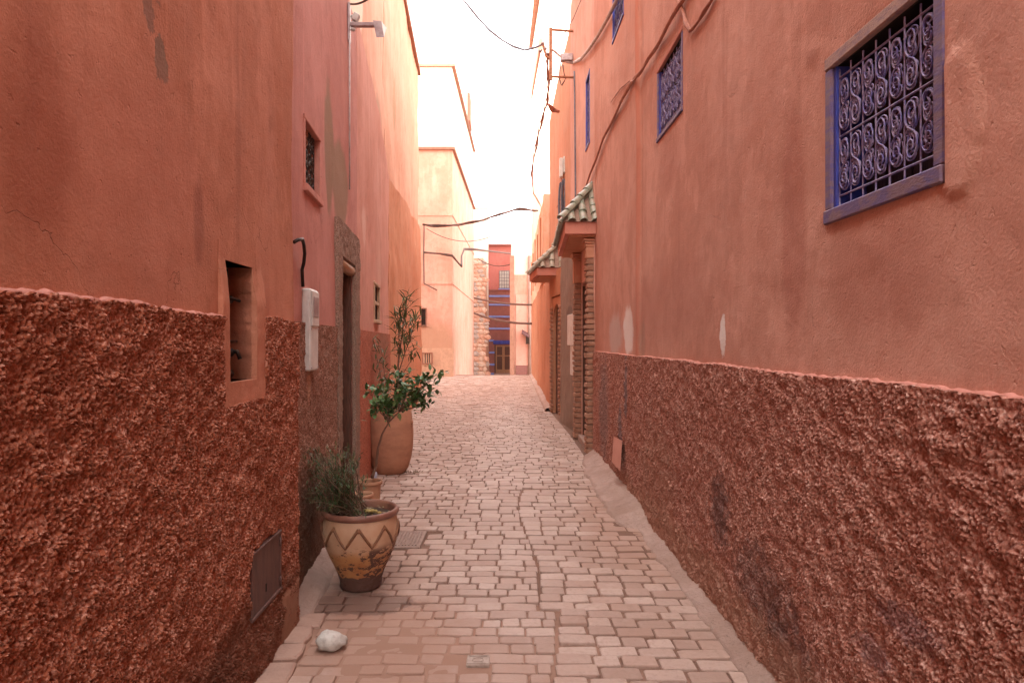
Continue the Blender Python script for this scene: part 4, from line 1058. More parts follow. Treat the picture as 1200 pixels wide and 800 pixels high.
for z_, h__ in ((4.2, .12), (7.3, .10)): put('string_course', prism(MB(), -11, z_, z_+h__, 0, .03).mesh(), m_cream2, h9)
# pale lower roughcast patch on the corner house
put('base_render', wall_grid(Wall(0, 0, 1), 0, 1, 0, 1, 1).copy() if False else MB().box(((X31(495)+X31(529))/2-.2, yF-.02, .55), (X31(529)-X31(495)+.6, .05, 1.5)).mesh(), plaster('soiled_base', (.62, .40, .28), (.45, .29, .2), (.40, .25, .17), .5, .7), h9)

# ------------------------------------------------------------------ FAR: rubble wall
rb = thing('ruined_wall', 'tall narrow rubble stone wall end between the cream house and the red house', 'wall', (-2.1, 46, -.8))
m_rub = simple('rubble_mortar', (.66, .45, .33), (.5, .33, .24), 3, .95, 0, .9, 20, bd=.03)
b = MB().hexa([Vector((-2.75, 46, -.9)), Vector((-1.72, 46, -.9)), Vector((-1.62, 49, -.9)), Vector((-2.75, 49, -.9)), Vector((-2.75, 46, 7.2)), Vector((-1.95, 46, 7.2)), Vector((-1.85, 49, 7.2)), Vector((-2.75, 49, 7.2))])
put('wall_core', b.mesh(), m_rub, rb)
m_rs = [simple('rubble_stone_%s' % n_, c, c2_, 5, .9, 0, .8, 15, bd=.03) for n_, c, c2_ in (('pale', (.72, .58, .48), (.6, .45, .36)), ('pink', (.66, .42, .32), (.5, .32, .24)), ('grey', (.50, .44, .40), (.4, .33, .3)))]
SM = []
for k in range(6):
    bb = MB().ball((0, 0, 0), .5, 7, 5, (1, .5, .62), .16); me = bb.mesh(); me.materials.append(m_rs[k % 3]); SM.append(me)
z = -.7; r_ = random.Random(12)
while z < 7.0:
    x = -2.66; h_ = r_.uniform(.22, .36)
    lim = -1.76-.2*(z/7)
    while x < lim:
        w_ = r_.uniform(.24, .46); o = bpy.data.objects.new('stone', SM[r_.randrange(6)]); COL.objects.link(o); o.parent = rb
        o.location = Vector((x+w_/2, 45.98+r_.uniform(-.04, .04), z+h_/2))-LOC[rb.name]; o.scale = (w_*1.05, .3, h_*1.5); o.rotation_euler = (0, r_.uniform(-.15, .15), 0)
        x += w_
    z += h_
# white house behind the rubble wall
h10 = thing('house', 'plain whitewashed house standing behind the ruined stone wall', 'house', (-2.2, 50.5, -1))
put('wall', MB().hexa([Vector((-6, 49.2, -1)), Vector((-1.72, 49.2, -1)), Vector((-1.72, 56, -1)), Vector((-6, 56, -1)), Vector((-6, 49.2, 11.2)), Vector((-1.72, 49.2, 11.2)), Vector((-1.72, 56, 11.2)), Vector((-6, 56, 11.2))]).mesh(), m_cream, h10)
put('parapet', MB().box((-3.86, 49.2, 11.3), (4.4, .3, .2), bev=.02).mesh(), m_cream, h10)

# ------------------------------------------------------------------ FAR: dark red house with blue bands
h11 = thing('house', 'dark red house closing the alley with blue painted bands and a wooden double door', 'house', (-.9, 50, -1))
m_red = plaster('maroon_paint', (.33, .14, .12), (.28, .12, .10), (.26, .1, .09), .2, .2)
m_red2 = plaster('rose_paint', (.52, .19, .165), (.48, .17, .15), (.45, .17, .14), .2, .2)
YR = 50.0
XR = lambda px_: (px_-600)/800*YR
ZR = lambda py_: EYE-(py_-400)/800*YR
x0, x1 = XR(570), XR(602)
put('lower_wall', MB().hexa([Vector((x0, YR, -1)), Vector((x1, YR, -1)), Vector((x1, YR+5, -1)), Vector((x0, YR+5, -1)), Vector((x0, YR, ZR(340))), Vector((x1, YR, ZR(340))), Vector((x1, YR+5, ZR(340))), Vector((x0, YR+5, ZR(340)))]).mesh(), m_red, h11)
put('upper_wall', MB().hexa([Vector((x0, YR+.03, ZR(340)+.001)), Vector((x1, YR+.03, ZR(340)+.001)), Vector((x1, YR+5, ZR(340)+.001)), Vector((x0, YR+5, ZR(340)+.001)), Vector((x0, YR+.03, ZR(288))), Vector((x1, YR+.03, ZR(288))), Vector((x1, YR+5, ZR(288))), Vector((x0, YR+5, ZR(288)))]).mesh(), m_red2, h11)
m_band = simple('bright_blue_paint', (.24, .32, .72), (.2, .28, .62), 6, .6)
for py_, xe in ((347, 598), (357, 598), (371, 598), (385, 598), (399, 579), (413, 580), (427, 580), (438, 579)):
    put('blue_band', MB().box(((XR(573)+XR(xe))/2, YR-.02, ZR(py_)), (XR(xe)-XR(573), .04, .14), bev=.008).mesh(), m_band, h11)
m_navy = simple('navy_lintel', (.04, .05, .28), (.06, .08, .4), 6, .6)
put('lintel', MB().box(((XR(578)+XR(600))/2, YR-.05, ZR(401)), (XR(600)-XR(578), .16, .28), bev=.01).mesh(), m_navy, h11)
dr = put('door', MB().box(((XR(581)+XR(599))/2, YR-.01, ZR(420.5)), (XR(599)-XR(581), .06, ZR(404.5)-ZR(437))).mesh(), m_wood, h11)
for k in range(2):
    xc = XR(585.5+k*9)
    for zc, hh_ in ((ZR(411), .62), (ZR(425), .95)):
        put('panel', MB().box((xc, YR-.05, zc), (.38, .05, hh_), bev=.015).mesh(), m_wood2, dr)
    put('stile', MB().box((xc+(.25 if k == 0 else -.25), YR-.055, ZR(420.5)), (.07, .06, 1.95), bev=.01).mesh(), m_wood, dr)
for xa_ in (XR(580.3), XR(599.7)): put('door_frame', MB().box((xa_, YR-.06, ZR(420.5)), (.09, .14, 2.05), bev=.01).mesh(), m_wood2, dr)
put('cornice', MB().box(((x0+x1)/2, YR-.05, ZR(288)+.05), (x1-x0+.1, .3, .12), bev=.02).mesh(), m_red, h11)
put('string_course', MB().box(((x0+x1)/2, YR-.03, ZR(340)), (x1-x0, .08, .1), bev=.01).mesh(), m_red, h11)
put('step', MB().box(((XR(579)+XR(600))/2, YR-.2, ZR(438.5)), (XR(600)-XR(579), .4, .16), bev=.01).mesh(), m_cement, h11)
w_ = put('window', MB().box(((XR(585)+XR(597))/2, YR+.0, ZR(327.5)), (.75, .05, 1.3)).mesh(), m_white, h11, label='pale latticed window')
for i in range(5): put('bar', MB().box((XR(585)+.02+i*.178, YR-.04, ZR(327.5)), (.03, .03, 1.3)).mesh(), m_cableg, w_)
for i in range(6): put('crossbar', MB().box(((XR(585)+XR(597))/2, YR-.065, ZR(327.5)-.62+i*.248), (.75, .02, .03)).mesh(), m_cableg, w_)
put('frame', MB().box(((XR(585)+XR(597))/2, YR-.05, ZR(327.5)-.70), (.86, .1, .07), bev=.01).mesh(), m_band, w_)

# ------------------------------------------------------------------ FAR RIGHT: pale house with pink lower wall
h12 = thing('house', 'pale house on the right beyond the orange wall with pink lower wall and maroon base', 'house', (.5, 44, -.7))
YP = 44.0; XP = lambda px_: (px_-600)/800*YP; ZP = lambda py_: EYE-(py_-400)/800*YP
def slabx(mb, xa, xb, ya, yb_, za, zb):
    mb.hexa([Vector((xa, ya, za)), Vector((xb, ya, za)), Vector((xb, yb_, za)), Vector((xa, yb_, za)), Vector((xa, ya, zb)), Vector((xb, ya, zb)), Vector((xb, yb_, zb)), Vector((xa, yb_, zb))]); return mb
put('upper_wall', slabx(MB(), XP(599), 6, YP, YP+5.5, ZP(322), ZP(262)).mesh(), m_cream, h12)  # sunlit upper part put into the colour as cream, pinker wall below
put('lower_wall', slabx(MB(), XP(599), 6, YP+.02, YP+5.5, -1, ZP(322)-.001).mesh(), m_cream2, h12)
m_pinkw = plaster('soft_pink_paint', (.72, .42, .34), (.68, .36, .28), (.6, .32, .25), .3, .2)
put('wall_panel', slabx(MB(), XP(604.5), XP(622), YP-.05, YP+.019, ZP(426), ZP(345)).mesh(), m_pinkw, h12)
put('base_course', slabx(MB(), XP(604.5), XP(618), YP-.12, YP+.018, -1, ZP(428)).mesh(), simple('maroon_tile', (.30, .13, .11), (.24, .10, .09), 9, .6), h12)
put('base_ledge', slabx(MB(), XP(604.5), XP(618.5), YP-.14, YP+.017, ZP(427.9), ZP(425)).mesh(), m_pinkw, h12)
put('corner_strip', slabx(MB(), XP(597.5), XP(602.5), YP-.2, YP-.001, -1, ZP(300)).mesh(), simple('brown_corner', (.45, .24, .17), (.36, .18, .12), 4, .8), h12)
put('drainpipe', MB().tube([(XP(620.5), YP-.12, -1), (XP(620.5), YP-.12, ZP(300))], .10, 8).mesh(True), m_cement, h12)
aw = thing('awning', 'small dark sheet awning on the pale house at the end of the alley', 'awning', (XP(616), 43.6, ZP(400)))
put('sheet', MB().hexa([Vector((XP(611), 43.3, ZP(391))), Vector((XP(620), 43.3, ZP(397))), Vector((XP(620), 43.95, ZP(394))), Vector((XP(612), 43.95, ZP(388))), Vector((XP(611), 43.3, ZP(390))), Vector((XP(620), 43.3, ZP(395))), Vector((XP(620), 43.95, ZP(391))), Vector((XP(612), 43.95, ZP(386)))]).mesh(), simple('maroon_sheet', (.14, .06, .06), (.1, .05, .05), 6, .6), aw)
put('valance', MB().hexa([Vector((XP(616), 43.3, ZP(403))), Vector((XP(620), 43.3, ZP(403))), Vector((XP(620), 43.6, ZP(403))), Vector((XP(616), 43.6, ZP(403))), Vector((XP(616), 43.3, ZP(394))), Vector((XP(620), 43.3, ZP(396))), Vector((XP(620), 43.6, ZP(396))), Vector((XP(616), 43.6, ZP(394)))]).mesh(), m_iron, aw)

# ------------------------------------------------------------------ CABLES
def cable(pts, r, mat, label, strands=1, spread=.02, n=6, ties=False):
    b_ = MB(); rr = random.Random(len(label))
    for s_ in range(strands):
        o_ = Vector((rr.uniform(-1, 1), rr.uniform(-1, 1), rr.uniform(-1, 1)))*spread if strands > 1 else Vector()
        ph = rr.uniform(0, 6)
        b_.tube([p_+o_*(.6+.6*sin(i*.9+ph)) for i, p_ in enumerate(pts)], r, n)
    return tag(recentre(put('cable', b_.mesh(True), mat)), label, 'cable')
def dense(pts, k=5):
    out = []
    for a, b_ in zip(pts, pts[1:]): out += [Vector(a).lerp(Vector(b_), i/k) for i in range(k)]
    return out+[Vector(pts[-1])]
cable(dense([R1.px(810, -20, .03), R1.px(800, 0, .03), R1.px(773, 48, .03), R1.px(757, 75, .03), R1.px(746, 90, .05), R1.px(740, 96, .03), R1.px(724, 128, .03), R1.px(707, 163, .03), R1.px(697, 190, .04), R1.px(686, 220, .03), R1.px(680, 238, .03)]), .009, m_cablep, 'bundle of painted over cables running along the right wall between the windows', 4, .016)
cable(dense([R1.px(793, -5, .02), R1.px(803, 22, .02), R1.px(808, 37, .02), R1.px(812, 34, .02), R1.px(825, 16, .02), R1.px(838, -6, .02)]), .010, m_cablep, 'short cable dipping to a V above the second grilled window', 2, .012)
cable(dense([R1.px(738, 95, .02), R1.px(727, 104, .02), R1.px(716, 120, .02)], 4), .006, m_cablep, 'thin loose cable below the bundle on the right wall')
RK = 12.5
cable(dense([R1.px(727, -8, .04), R1.px(722, 2, .04), R1.px(712, 22, .04), R1.px(700, 43, .04), R1.px(690, 58, .04), R1.px(681, 69, .04), pix(672, 74, RK), pix(664, 73, RK), pix(652, 62, RK), pix(645, 57, RK)]), .024, m_cablew, 'pale thick cable sweeping down the right wall to the steel rack')
c_ = [pix(538, -6, 13.2), pix(548, 6, 13.1), pix(560, 21, 13), pix(574, 36, 12.9), pix(588, 47, 12.8), pix(602, 55, 12.7), pix(615, 59, 12.6), pix(628, 56, 12.5), pix(636, 52, 12.5)]
cable(dense(c_, 4), .017, m_cableg, 'slack overhead cable crossing the white sky to the steel rack', 2, .012)
# steel rack on the right wall
rk = thing('cable_rack', 'rusty steel cable rack standing out from the top of the right wall', 'cable rack', tuple(R1.p(RK, 6.4, 0)))
put('post', MB().box((pix(644.5, 33, RK)+pix(646, 94, RK))/2, (.06, .05, .96), bev=.005).mesh(), m_rust, rk)
put('arm', MB().tube([pix(646, 35, RK), pix(673, 37, RK)], .022, 6).mesh(), m_rust, rk)
put('arm', MB().tube([pix(646, 90, RK), pix(675, 91, RK)], .022, 6).mesh(), m_rust, rk)
put('box', MB().box(pix(664, 68, RK), (.22, .12, .13), bev=.01).mesh(), m_steel, rk)
for q in ((636, 51), (633, 60), (639, 57), (641, 63)): put('insulator', MB().ball(pix(q[0], q[1], RK), .035, 8, 6, (1, 1, .8), .1).mesh(True), m_steel, rk)
put('bracket', MB().tube([pix(636, 50, RK), pix(640, 66, RK), pix(646, 70, RK)], .025, 6).mesh(), m_rust, rk)
cable(dense([pix(641, 62, RK), pix(642, 82, 12.7), pix(643, 105, 13), pix(641, 120, 13.4), pix(636, 138, 14), pix(631, 158, 15), pix(627, 178, 16), pix(623, 203, 19), pix(625, 226, 23), pix(634, 242, 27)]), .010, m_cablep, 'twisted bundle of cables hanging from the rack and running down the alley', 5, .035)
cable(dense([pix(643, 123, 13.2), pix(648, 129, 13.520000000000001), pix(655, 131, 13.6)], 4), .03, m_cablep, 'short cable tie joining the hanging bundle to the right wall', 2, .03)
cable(dense([pix(658, 74, RK), pix(655, 90, RK), pix(659, 100, RK), pix(663, 92, RK), pix(660, 76, RK)], 4), .007, m_cable, 'thin loop of wire dangling under the rack box', 2, .02)
cable(dense([R1.px(681, 0, .03), R1.px(672, 22, .03), pix(660, 42, RK), pix(648, 58, RK)], 4), .007, m_cable, 'thin wire slanting from the roof edge to the rack')
cable(dense([R1.px(673, 84, .03), R1.px(673.5, 120, .03), R1.px(674, 180, .03), R1.px(674.5, 250, .03)], 4), .016, m_cableg, 'dark grey cable dropping straight down the right wall below the rack')
# white boxes with coils
for i, (pa, pb, pt, pb2) in enumerate(((655.5, 659.5, 186, 208), (660, 664.5, 184, 203))):
    YM = 14.3
    put('case', MB().box((pix(pa, pt, YM)+pix(pb, pb2, YM))/2, ((pb-pa)/800*YM, .14, (pb2-pt)/800*YM), bev=.012).mesh(), m_white, mbx)
put('backboard', MB().box(pix(664, 206, 14.4)+Vector((.08, .05, 0)), (.32, .06, .6), bev=.01).mesh(), m_rust, mbx)
YM = 14.3
for k, (px_, y0_, y1_) in enumerate(((657, 214, 272), (660, 210, 268), (664, 208, 260))):
    loop = []
    for i in range(25):
        a = 2*pi*i/24; loop.append(pix(px_+2.4*cos(a), (y0_+y1_)/2+(y1_-y0_)/2*sin(a), YM-.05*k))
    b = MB().tube(loop, .016, 6); b.tube([p_+Vector((.02, .02, .01)) for p_ in loop], .014, 6)
    tag(recentre(put('cable_coil', b.mesh(True), m_cableg)), ['slate grey cable coil hanging leftmost below the white meter boxes', 'middle slate grey cable coil below the white meter boxes', 'shortest and rightmost slate grey cable coil below the white meter boxes'][k], 'cable coil')
r_ = random.Random(31); b = MB()
for i in range(9):
    a = pix(r_.uniform(657, 668), r_.uniform(205, 225), YM); q = pix(r_.uniform(652, 672), r_.uniform(220, 245), YM)
    b.tube(sag(a, q, r_.uniform(-.05, .12), 8), .008, 5)
tag(recentre(put('wire_tangle', b.mesh(True), m_cablep)), 'tangle of thin wires around the white meter boxes', 'wires')
# wires across the far end
cable(dense([pix(495, 263, 24), pix(515, 265, 24), pix(540, 263, 24), pix(565, 258, 24), pix(585, 251, 24), pix(606, 245, 24), pix(629, 247, 24)]), .028, m_cable, 'thick twisted cable bundle crossing the end of the alley below the sky', 4, .07)
cable(sag(pix(500, 268, 26), pix(590, 270, 26), .45), .014, m_cable, 'thin wire sagging just below the thick cable bundle')
cable(dense([pix(496, 296, 30.7), pix(515, 297, 30.7), pix(530, 300, 30.7), pix(538, 309, 31), pix(541, 312, 31), pix(541, 300, 32), pix(544, 292, 33), pix(560, 293, 34), pix(598, 297, 40)], 3), .04, m_cable, 'cable fixed across the cream house then spanning to the red house', 2, .05)
cable(dense([pix(497, 262, 30.85), pix(496.5, 300, 30.85), pix(497, 332, 30.85), pix(512, 340, 30.85)], 3), .03, m_cable, 'thin cable running down the cream house wall')
cable([pix(549, 254, 42), pix(549, 290, 42)], .05, m_iron, 'short dark pipe on the side of the cream house')
cable(sag(pix(556, 349, 40), pix(623, 357, 31), .1), .05, m_cable, 'upper of the two thick cables spanning to the orange wall')
cable(sag(pix(556, 367, 40), pix(623, 379, 31), .15), .06, m_cable, 'lower of the two thick cables spanning to the orange wall')
cable(sag(pix(560, 303, 45), pix(600, 309, 44), .3), .03, m_cable, 'thin wire in front of the upper red house wall')

# ------------------------------------------------------------------ POTS
def glaze_pot():
    o = thing('plant_pot', 'big ochre glazed pot with raised zigzag band and chipped dark foot', 'plant pot', (-.99, 4.47, .005))
    t = NT('chipped_ochre_glaze')
    zc = t.z()
    tan = t.mix(t.rng(t.noise(7, 5, .6), .35, .65), (.48, .27, .16), (.54, .34, .22))
    och = t.mix(t.rng(t.noise(9, 5, .6), .4, .65), (.44, .20, .075), (.38, .145, .05))
    col = t.mix(t.rng(t.math('ADD', zc, t.math('MULTIPLY', t.noise(9, 3), .08)), .34, .26), tan, och)
    nz1 = t.noise(15, 6, .75, st=(1, 1, 1.6)); 
    band = t.math('MULTIPLY', t.rng(zc, .33, .26), 1.0)
    ge_ = t.n.new('ShaderNodeSeparateXYZ'); t.l.new(t.P, ge_.inputs[0])
    side = t.rng(ge_.outputs[0], -.03, .14)
    thr = t.math('ADD', .575, t.math('MULTIPLY', side, -.09))
    chip = t.math('MULTIPLY', t.math('GREATER_THAN', nz1, thr), band)
    chip2 = t.math('GREATER_THAN', t.noise(30, 4, .7), .68)
    chip = t.math('MAXIMUM', chip, t.math('MULTIPLY', chip2, t.rng(zc, .50, .40)))
    foot = t.rng(t.math('ADD', zc, t.math('MULTIPLY', t.noise(16, 4), .05)), .125, .118)
    dk = t.mix(t.noise(20, 3), (.07, .03, .02), (.13, .06, .045))
    col = t.mix(chip, col, dk); col = t.mix(foot, col, dk)
    m_glz = t.done(col, t.math('ADD', .58, t.math('MULTIPLY', chip, .3)), t.bump(t.math('SUBTRACT', t.noise(40, 4), t.math('MULTIPLY', chip, 1.2)), .35, .006), spec=.5)
    P = [(0, .0), (.126, .0), (.134, .012), (.136, .05), (.146, .085), (.150, .10), (.172, .15), (.200, .21), (.224, .27), (.239, .33), (.244, .37), (.242, .41), (.234, .45), (.228, .468)]
    def wob(w, r, z): return r*(1+.006*sin(3*w+z*9)), z
    put('body', MB().lathe(P, (0, 0, 0), 64, wob).mesh(True), m_glz, o, local=True)
    m_rim = simple('dark_glazed_rim', (.20, .085, .06), (.30, .14, .09), 8, .45, 0, .2, 40)
    Pr = [(.224, .462), (.240, .470), (.249, .484), (.248, .500), (.238, .510), (.224, .508), (.216, .495), (.214, .44), (.205, .30)]
    put('rim', MB().lathe(Pr, (0, 0, 0), 64, wob).mesh(True), m_rim, o, local=True)
    Rz = lambda z: np.interp(z, [p_[1] for p_ in P[1:]], [p_[0] for p_ in P[1:]])
    m_zz = simple('brown_relief', (.17, .075, .04), (.30, .13, .06), 20, .5, 0, .3, 60)
    nz = 9; b_ = MB(); pts = []
    for i in range(nz*2*5+1):
        w = 2*pi*i/(nz*10)-pi/2+.16; f = abs(((i/5) % 2)-1); z = .305+.125*f; r = Rz(z)+.004; pts.append((r*cos(w), r*sin(w), z))
    b_.tube(pts, .0085, 6, False); put('zigzag_band', b_.mesh(True), m_zz, o, local=True)
    for i in range(nz):
        w = 2*pi*(i)/nz-pi/2+.16; z = .415; r = Rz(z)
        put('boss', MB().ball((r*cos(w), r*sin(w), z), .014, 8, 6, (1, 1, .9)).mesh(True), m_zz, o, local=True)
    b_ = MB().lathe([(.205, .462), (.16, .468), (.08, .474), (0, .478)], (0, 0, 0), 24); put('soil', b_.mesh(), m_soil, o, local=True)
    return o
gp = glaze_pot()
m_terra = simple('terracotta', (.44, .20, .11), (.36, .15, .08), 7, .8, 0, .4, 40)
m_terra2 = simple('pale_terracotta', (.50, .27, .16), (.40, .2, .12), 7, .8, 0, .4, 40)
def small_pot(x, y_, h_, r, mt, label, wide=1.0):
    o = thing('plant_pot', label, 'plant pot', (x, y_, .003))
    put('body', MB().lathe([(0, 0), (r*.72*wide, 0), (r*.8*wide, h_*.3), (r*.9, h_*.85), (r*.92, h_-.03)], (0, 0, 0), 32).mesh(True), mt, o, local=True)
    put('rim', MB().lathe([(r*.9, h_-.035), (r*1.02, h_-.03), (r*1.06, h_-.015), (r*1.03, h_), (r*.93, h_), (r*.88, h_-.02), (r*.85, h_-.1)], (0, 0, 0), 32).mesh(True), mt, o, local=True)
    put('soil', MB().lathe([(r*.88, h_-.05), (r*.4, h_-.04), (0, h_-.035)], (0, 0, 0), 20).mesh(), m_soil, o, local=True)
    return o
potA = small_pot(-1.268, 6.08, .36, .108, m_terra2, 'small tan clay pot holding the leaning leafy tree')
potB = small_pot(-1.20, 5.45, .385, .088, m_terra2, 'smallest clay pot just behind the zigzag pot')
jar = thing('jar', 'large plain terracotta jar against the left wall under the bushy plant', 'jar', (-1.485, 8.35, .003))
m_jar = simple('jar_clay', (.46, .22, .13), (.36, .165, .10), 4, .8, 0, .4, 30, st=(1, 1, 2.5))
def wj(w, r, z): return r*(1+.008*sin(2*w+z*5)), z+.0
put('body', MB().lathe([(0, 0), (.175, 0), (.19, .02), (.215, .06), (.245, .16), (.268, .30), (.277, .45), (.272, .60), (.255, .73), (.235, .80), (.225, .84)], (0, 0, 0), 56, wj).mesh(True), m_jar, jar, local=True)
put('rim', MB().lathe([(.224, .835), (.25, .84), (.262, .86), (.255, .885), (.235, .89), (.215, .87), (.20, .8)], (0, 0, 0), 56, wj).mesh(True), m_jar, jar, local=True)
put('soil', MB().lathe([(.21, .82), (.1, .83), (0, .835)], (0, 0, 0), 20).mesh(), m_soil, jar, local=True)
put('lug', MB().ball((.262, -.06, .62), .03, 8, 6, (.8, 1, 1.2)).mesh(True), m_jar, jar, local=True)

def leafmat(name, a, b_, c):
    t = NT(name); g = t.n.new('ShaderNodeNewGeometry'); r0 = g.outputs['Random Per Island']
    col = t.mix(r0, a, b_); col = t.mix(t.math('MULTIPLY', t.rng(t.math('FRACT', t.math('MULTIPLY', r0, 9.7)), .8, 1), .8), col, c)
    m = t.done(col, .45, None, spec=.4)
    try: t.b.inputs['Transmission Weight'].default_value = 0; t.b.inputs['Subsurface Weight'].default_value = 0
    except Exception: pass
    return m
def leaf(b_, p_, d, up, L, w_, bend=.25):
    d = d.normalized(); s_ = d.cross(up)
    s_ = s_.normalized() if s_.length > 1e-5 else d.orthogonal().normalized(); n_ = s_.cross(d).normalized()
    P = [p_, p_+d*L*.3+s_*w_*.45+n_*L*.03, p_+d*L*.65+s_*w_*.42-n_*L*bend*.25, p_+d*L-n_*L*bend, p_+d*L*.65-s_*w_*.42-n_*L*bend*.25, p_+d*L*.3-s_*w_*.45+n_*L*.03, p_+d*L*.33-n_*L*.02, p_+d*L*.66-n_*L*bend*.32]
    b_.add(P, [(0, 1, 6), (0, 6, 5), (1, 2, 7, 6), (6, 7, 4, 5), (2, 3, 7), (7, 3, 4)])
def rv(r_, s_=1): return Vector((r_.gauss(0, s_), r_.gauss(0, s_), r_.gauss(0, s_)))
# leafy tree leaning out of the small pot
r_ = random.Random(17)
tr = thing('small_tree', 'leaning young tree with glossy round leaves growing from the small tan pot', 'tree', (-1.268, 6.08, .32))
m_bark = simple('brown_bark', (.22, .12, .08), (.14, .075, .05), 14, .85, 0, .6, 60)
YT = 6.08
tk = [pix(436, 560, YT), pix(441, 545, YT), pix(443, 525, 6.0), pix(448, 508, 5.95), pix(456, 494, 5.9), pix(468, 482, 5.85)]
put('trunk', MB().tube(dense(tk, 3), [.015-.0007*i for i in range(16)], 7).mesh(True), m_bark, tr)
ctr = [(437, 459, 6.1), (452, 470, 6.0), (449, 453, 6.2), (462, 446, 6.0), (473, 459, 5.9), (476, 441, 6.1), (489, 449, 5.8), (500, 461, 5.85), (505, 446, 5.75), (512, 438, 5.7), (465, 468, 6.1), (483, 464, 5.9), (497, 471, 5.8), (443, 472, 5.9), (468, 436, 6.0), (455, 481, 5.95)]
bb = MB(); lf = MB()
forks = [tk[3], tk[4], tk[5]]
for i, (a, c, yv) in enumerate(ctr):
    e = pix(a, c, yv); s0 = min(forks, key=lambda q: (q-e).length)
    mid = s0.lerp(e, .5)+rv(r_, .015); bb.tube([s0, mid, e], [.007, .005, .003], 5)
    for k in range(38):
        p_ = mid.lerp(e, r_.uniform(.2, 1.15))+rv(r_, .04); d = (rv(r_)+Vector((0, -.2, .5))).normalized()
        leaf(lf, p_, d, Vector((0, 0, 1)), r_.uniform(.055, .09), r_.uniform(.03, .044), r_.uniform(.05, .35))
put('branches', bb.mesh(True), m_bark, tr)
put('foliage', lf.mesh(), leafmat('glossy_leaves', (.035, .09, .03), (.12, .20, .06), (.26, .32, .12)), tr)
# tall narrow plant in the jar
sh = thing('jar_plant', 'tall narrow leaved plant rising from the large plain jar', 'plant', (-1.45, 8.35, .83))
lf = MB(); bb = MB(); YJ = 8.35
stems = [([(462, 476), (466, 450), (467, 425), (470, 400), (474, 372), (477, 350)], .014, 1.0), ([(466, 440), (474, 415), (482, 392), (488, 372)], .008, .9), ([(466, 430), (468, 405), (467, 385), (465, 372)], .007, .8),
         ([(455, 474), (452, 450), (449, 425), (446, 405)], .006, .35), ([(452, 470), (446, 440), (441, 415), (438, 402)], .005, .3), ([(468, 445), (480, 425), (490, 408)], .005, .5)]
for pts, r0, dn_ in stems:
    P = dense([pix(a, c, YJ+r_.uniform(-.05, .05)) for a, c in pts], 4); bb.tube(P, [r0*(1-.7*i/len(P)) for i in range(len(P))], 6)
    for i, p_ in enumerate(P):
        f = i/len(P)
        if f < .42 and dn_ > .4: continue
        for k in range(int(8*dn_)):
            d = (rv(r_)*.8+Vector((0, 0, .75))).normalized(); leaf(lf, p_+rv(r_, .03), d, Vector((0, 0, 1)), r_.uniform(.12, .24)*(.6+.4*dn_), r_.uniform(.014, .026), r_.uniform(.0, .5))
put('stems', bb.mesh(True), m_bark, sh)
put('foliage', lf.mesh(), leafmat('dusty_narrow_leaves', (.06, .075, .022), (.15, .17, .065), (.32, .26, .13)), sh)
# dry spiky shrub leaning out of the zigzag pot
ss = thing('shrub', 'dark spiky shrub with dry twigs spilling from the zigzag pot over the wall foot', 'shrub', (-1.02, 4.47, .47))
lf = MB(); bb = MB(); base = Vector((-1.05, 4.5, .46))
for i in range(150):
    a = r_.random(); tx = pix(r_.triangular(338, 440, 365) if a < .8 else r_.uniform(385, 425), r_.uniform(524, 602), 4.5+r_.uniform(-.36, .3))
    if tx.x < L2.X(tx.y)+.05: tx.x = L2.X(tx.y)+.05+r_.uniform(0, .05)
    s0 = base+Vector((r_.uniform(-.15, .1), r_.uniform(-.12, .12), 0)); mid = s0.lerp(tx, .5)+Vector((0, 0, r_.uniform(.0, .07)))
    bb.tube([s0, s0.lerp(mid, .5)+rv(r_, .006), mid, mid.lerp(tx, .5)+rv(r_, .008), tx], [.004, .0035, .003, .0022, .0012], 4)
    if i % 3 != 2:
        for k in range(34):
            f = r_.uniform(.25, 1.05); p_ = (s0.lerp(mid, f*2) if f < .5 else mid.lerp(tx, f*2-1))
            d = ((tx-s0).normalized()*.7+rv(r_)*.55+Vector((0, 0, .2))); leaf(lf, p_+rv(r_, .008), d, Vector((0, 0, 1)), r_.uniform(.025, .05), .0055, r_.uniform(0, .3))
put('twigs', bb.mesh(), simple('dry_twig', (.20, .12, .08), (.12, .07, .05), 20, .9), ss)
put('foliage', lf.mesh(), leafmat('needle_leaves', (.022, .05, .014), (.07, .11, .03), (.18, .13, .06)), ss)
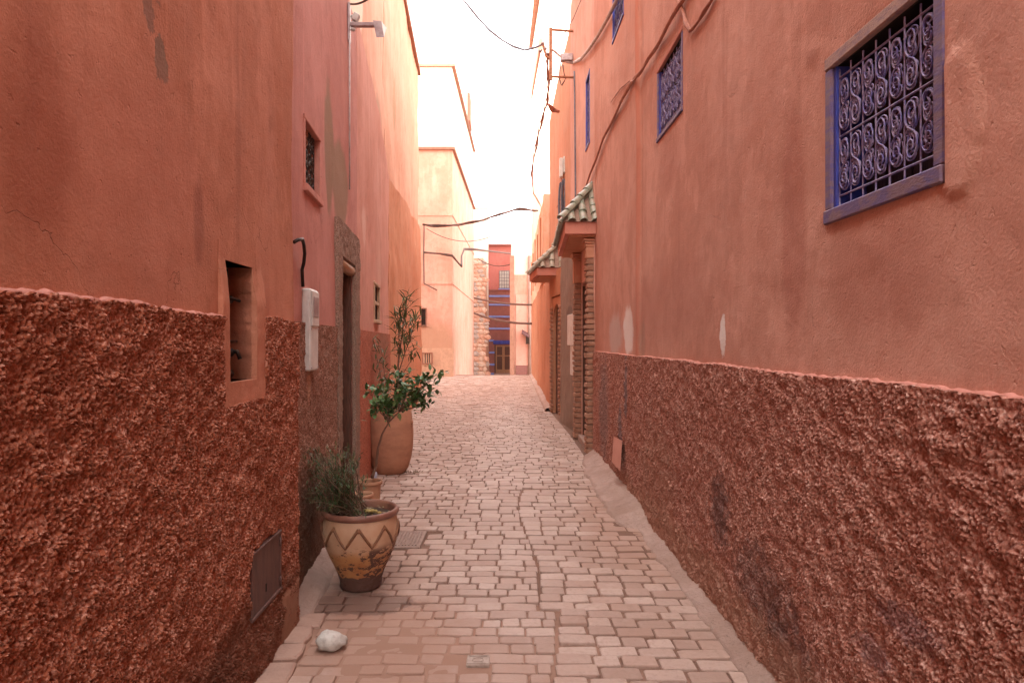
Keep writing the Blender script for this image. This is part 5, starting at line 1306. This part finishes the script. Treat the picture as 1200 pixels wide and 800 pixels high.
# ground cover and litter inside the pot
lt = MB()
for i in range(60):
    w = r_.uniform(0, 2*pi); q = r_.uniform(.02, .18); leaf(lt, Vector((-.99+q*cos(w), 4.47+q*sin(w), .482+r_.uniform(0, .012))), Vector((cos(w*3), sin(w*3), r_.uniform(-.1, .4))), Vector((0, 0, 1)), r_.uniform(.02, .045), .016)
tag(recentre(put('fallen_leaves', lt.mesh(), leafmat('dead_leaves', (.16, .09, .04), (.30, .2, .08), (.35, .3, .12)))), 'scatter of dead leaves on the soil of the zigzag pot', 'leaves', kind='stuff')
b = MB()
for i in range(9): b.ball((-.90+r_.gauss(0, .03), 4.42+r_.gauss(0, .02), .495+r_.uniform(0, .012)), .016, 7, 5, (1, 1, .7), .2)
tag(recentre(put('moss_clump', b.mesh(True), simple('yellow_moss', (.42, .33, .12), (.32, .22, .08), 20, .9, 0, .8, 60))), 'yellowish clump on the soil at the front of the zigzag pot', 'clump')
# grass tuft by the jar
b = MB()
for i in range(70):
    p_ = Vector((-1.2+r_.gauss(0, .05), 8.3+r_.gauss(0, .04), 0)); leaf(b, p_, rv(r_)*.6+Vector((0, 0, .5)), Vector((0, 0, 1)), r_.uniform(.03, .07), .006, .3)
tag(recentre(put('weeds', b.mesh(), leafmat('dry_weeds', (.10, .06, .03), (.16, .11, .05), (.2, .14, .07)))), 'low dry weeds in the paving beside the large jar', 'weeds', kind='stuff')

# white stone, leaning board, crumpled bag
b = MB().ball((0, 0, 0), .5, 18, 12); V = []
for v in b.v:
    v = Vector(v); n1 = float(fbm(v.x*4+5, v.y*4+v.z*5, 5, 3)); s_ = .70+.6*n1
    q = Vector((v.x*.155*s_, v.y*.125*s_, v.z*.105*s_)); q.z = max(q.z, -.036)
    if v.x > .1 and v.z > 0: q.z -= .02*(v.x)
    V.append(tuple(q))
b.v = V
st_ = put('stone', b.mesh(True), m_stone_w, None, pix(389, 757, 3.56)+Vector((0, 0, .0))); st_.location.z = .038; st_.rotation_euler = (0, 0, .3)
tag(st_, 'pale round stone lying on the paving in the foreground', 'stone')
lb = MB().hexa([R1.px(717, 541, .13), R1.px(727, 552, .10), R1.px(727, 552, .085), R1.px(717, 541, .115), R1.px(719, 511, .085), R1.px(729, 516, .055), R1.px(729, 516, .04), R1.px(719, 511, .07)])
m_board = simple('pink_board', (.52, .24, .18), (.44, .19, .14), 6, .8)
tag(recentre(put('board', lb.mesh(), m_board)), 'flat pink slab leaning on the right wall above the cement hump', 'slab')
b = MB().ball((0, 0, 0), .05, 9, 7, (.8, .8, 1.3), .25)
bg_ = put('plastic_bag', b.mesh(), simple('pale_plastic', (.45, .45, .52), (.3, .3, .38), 20, .35), None, (L3.X(7.9)+.12, 7.75, .065))
tag(bg_, 'crumpled bluish plastic bag wedged between the wall and the large jar', 'plastic bag')
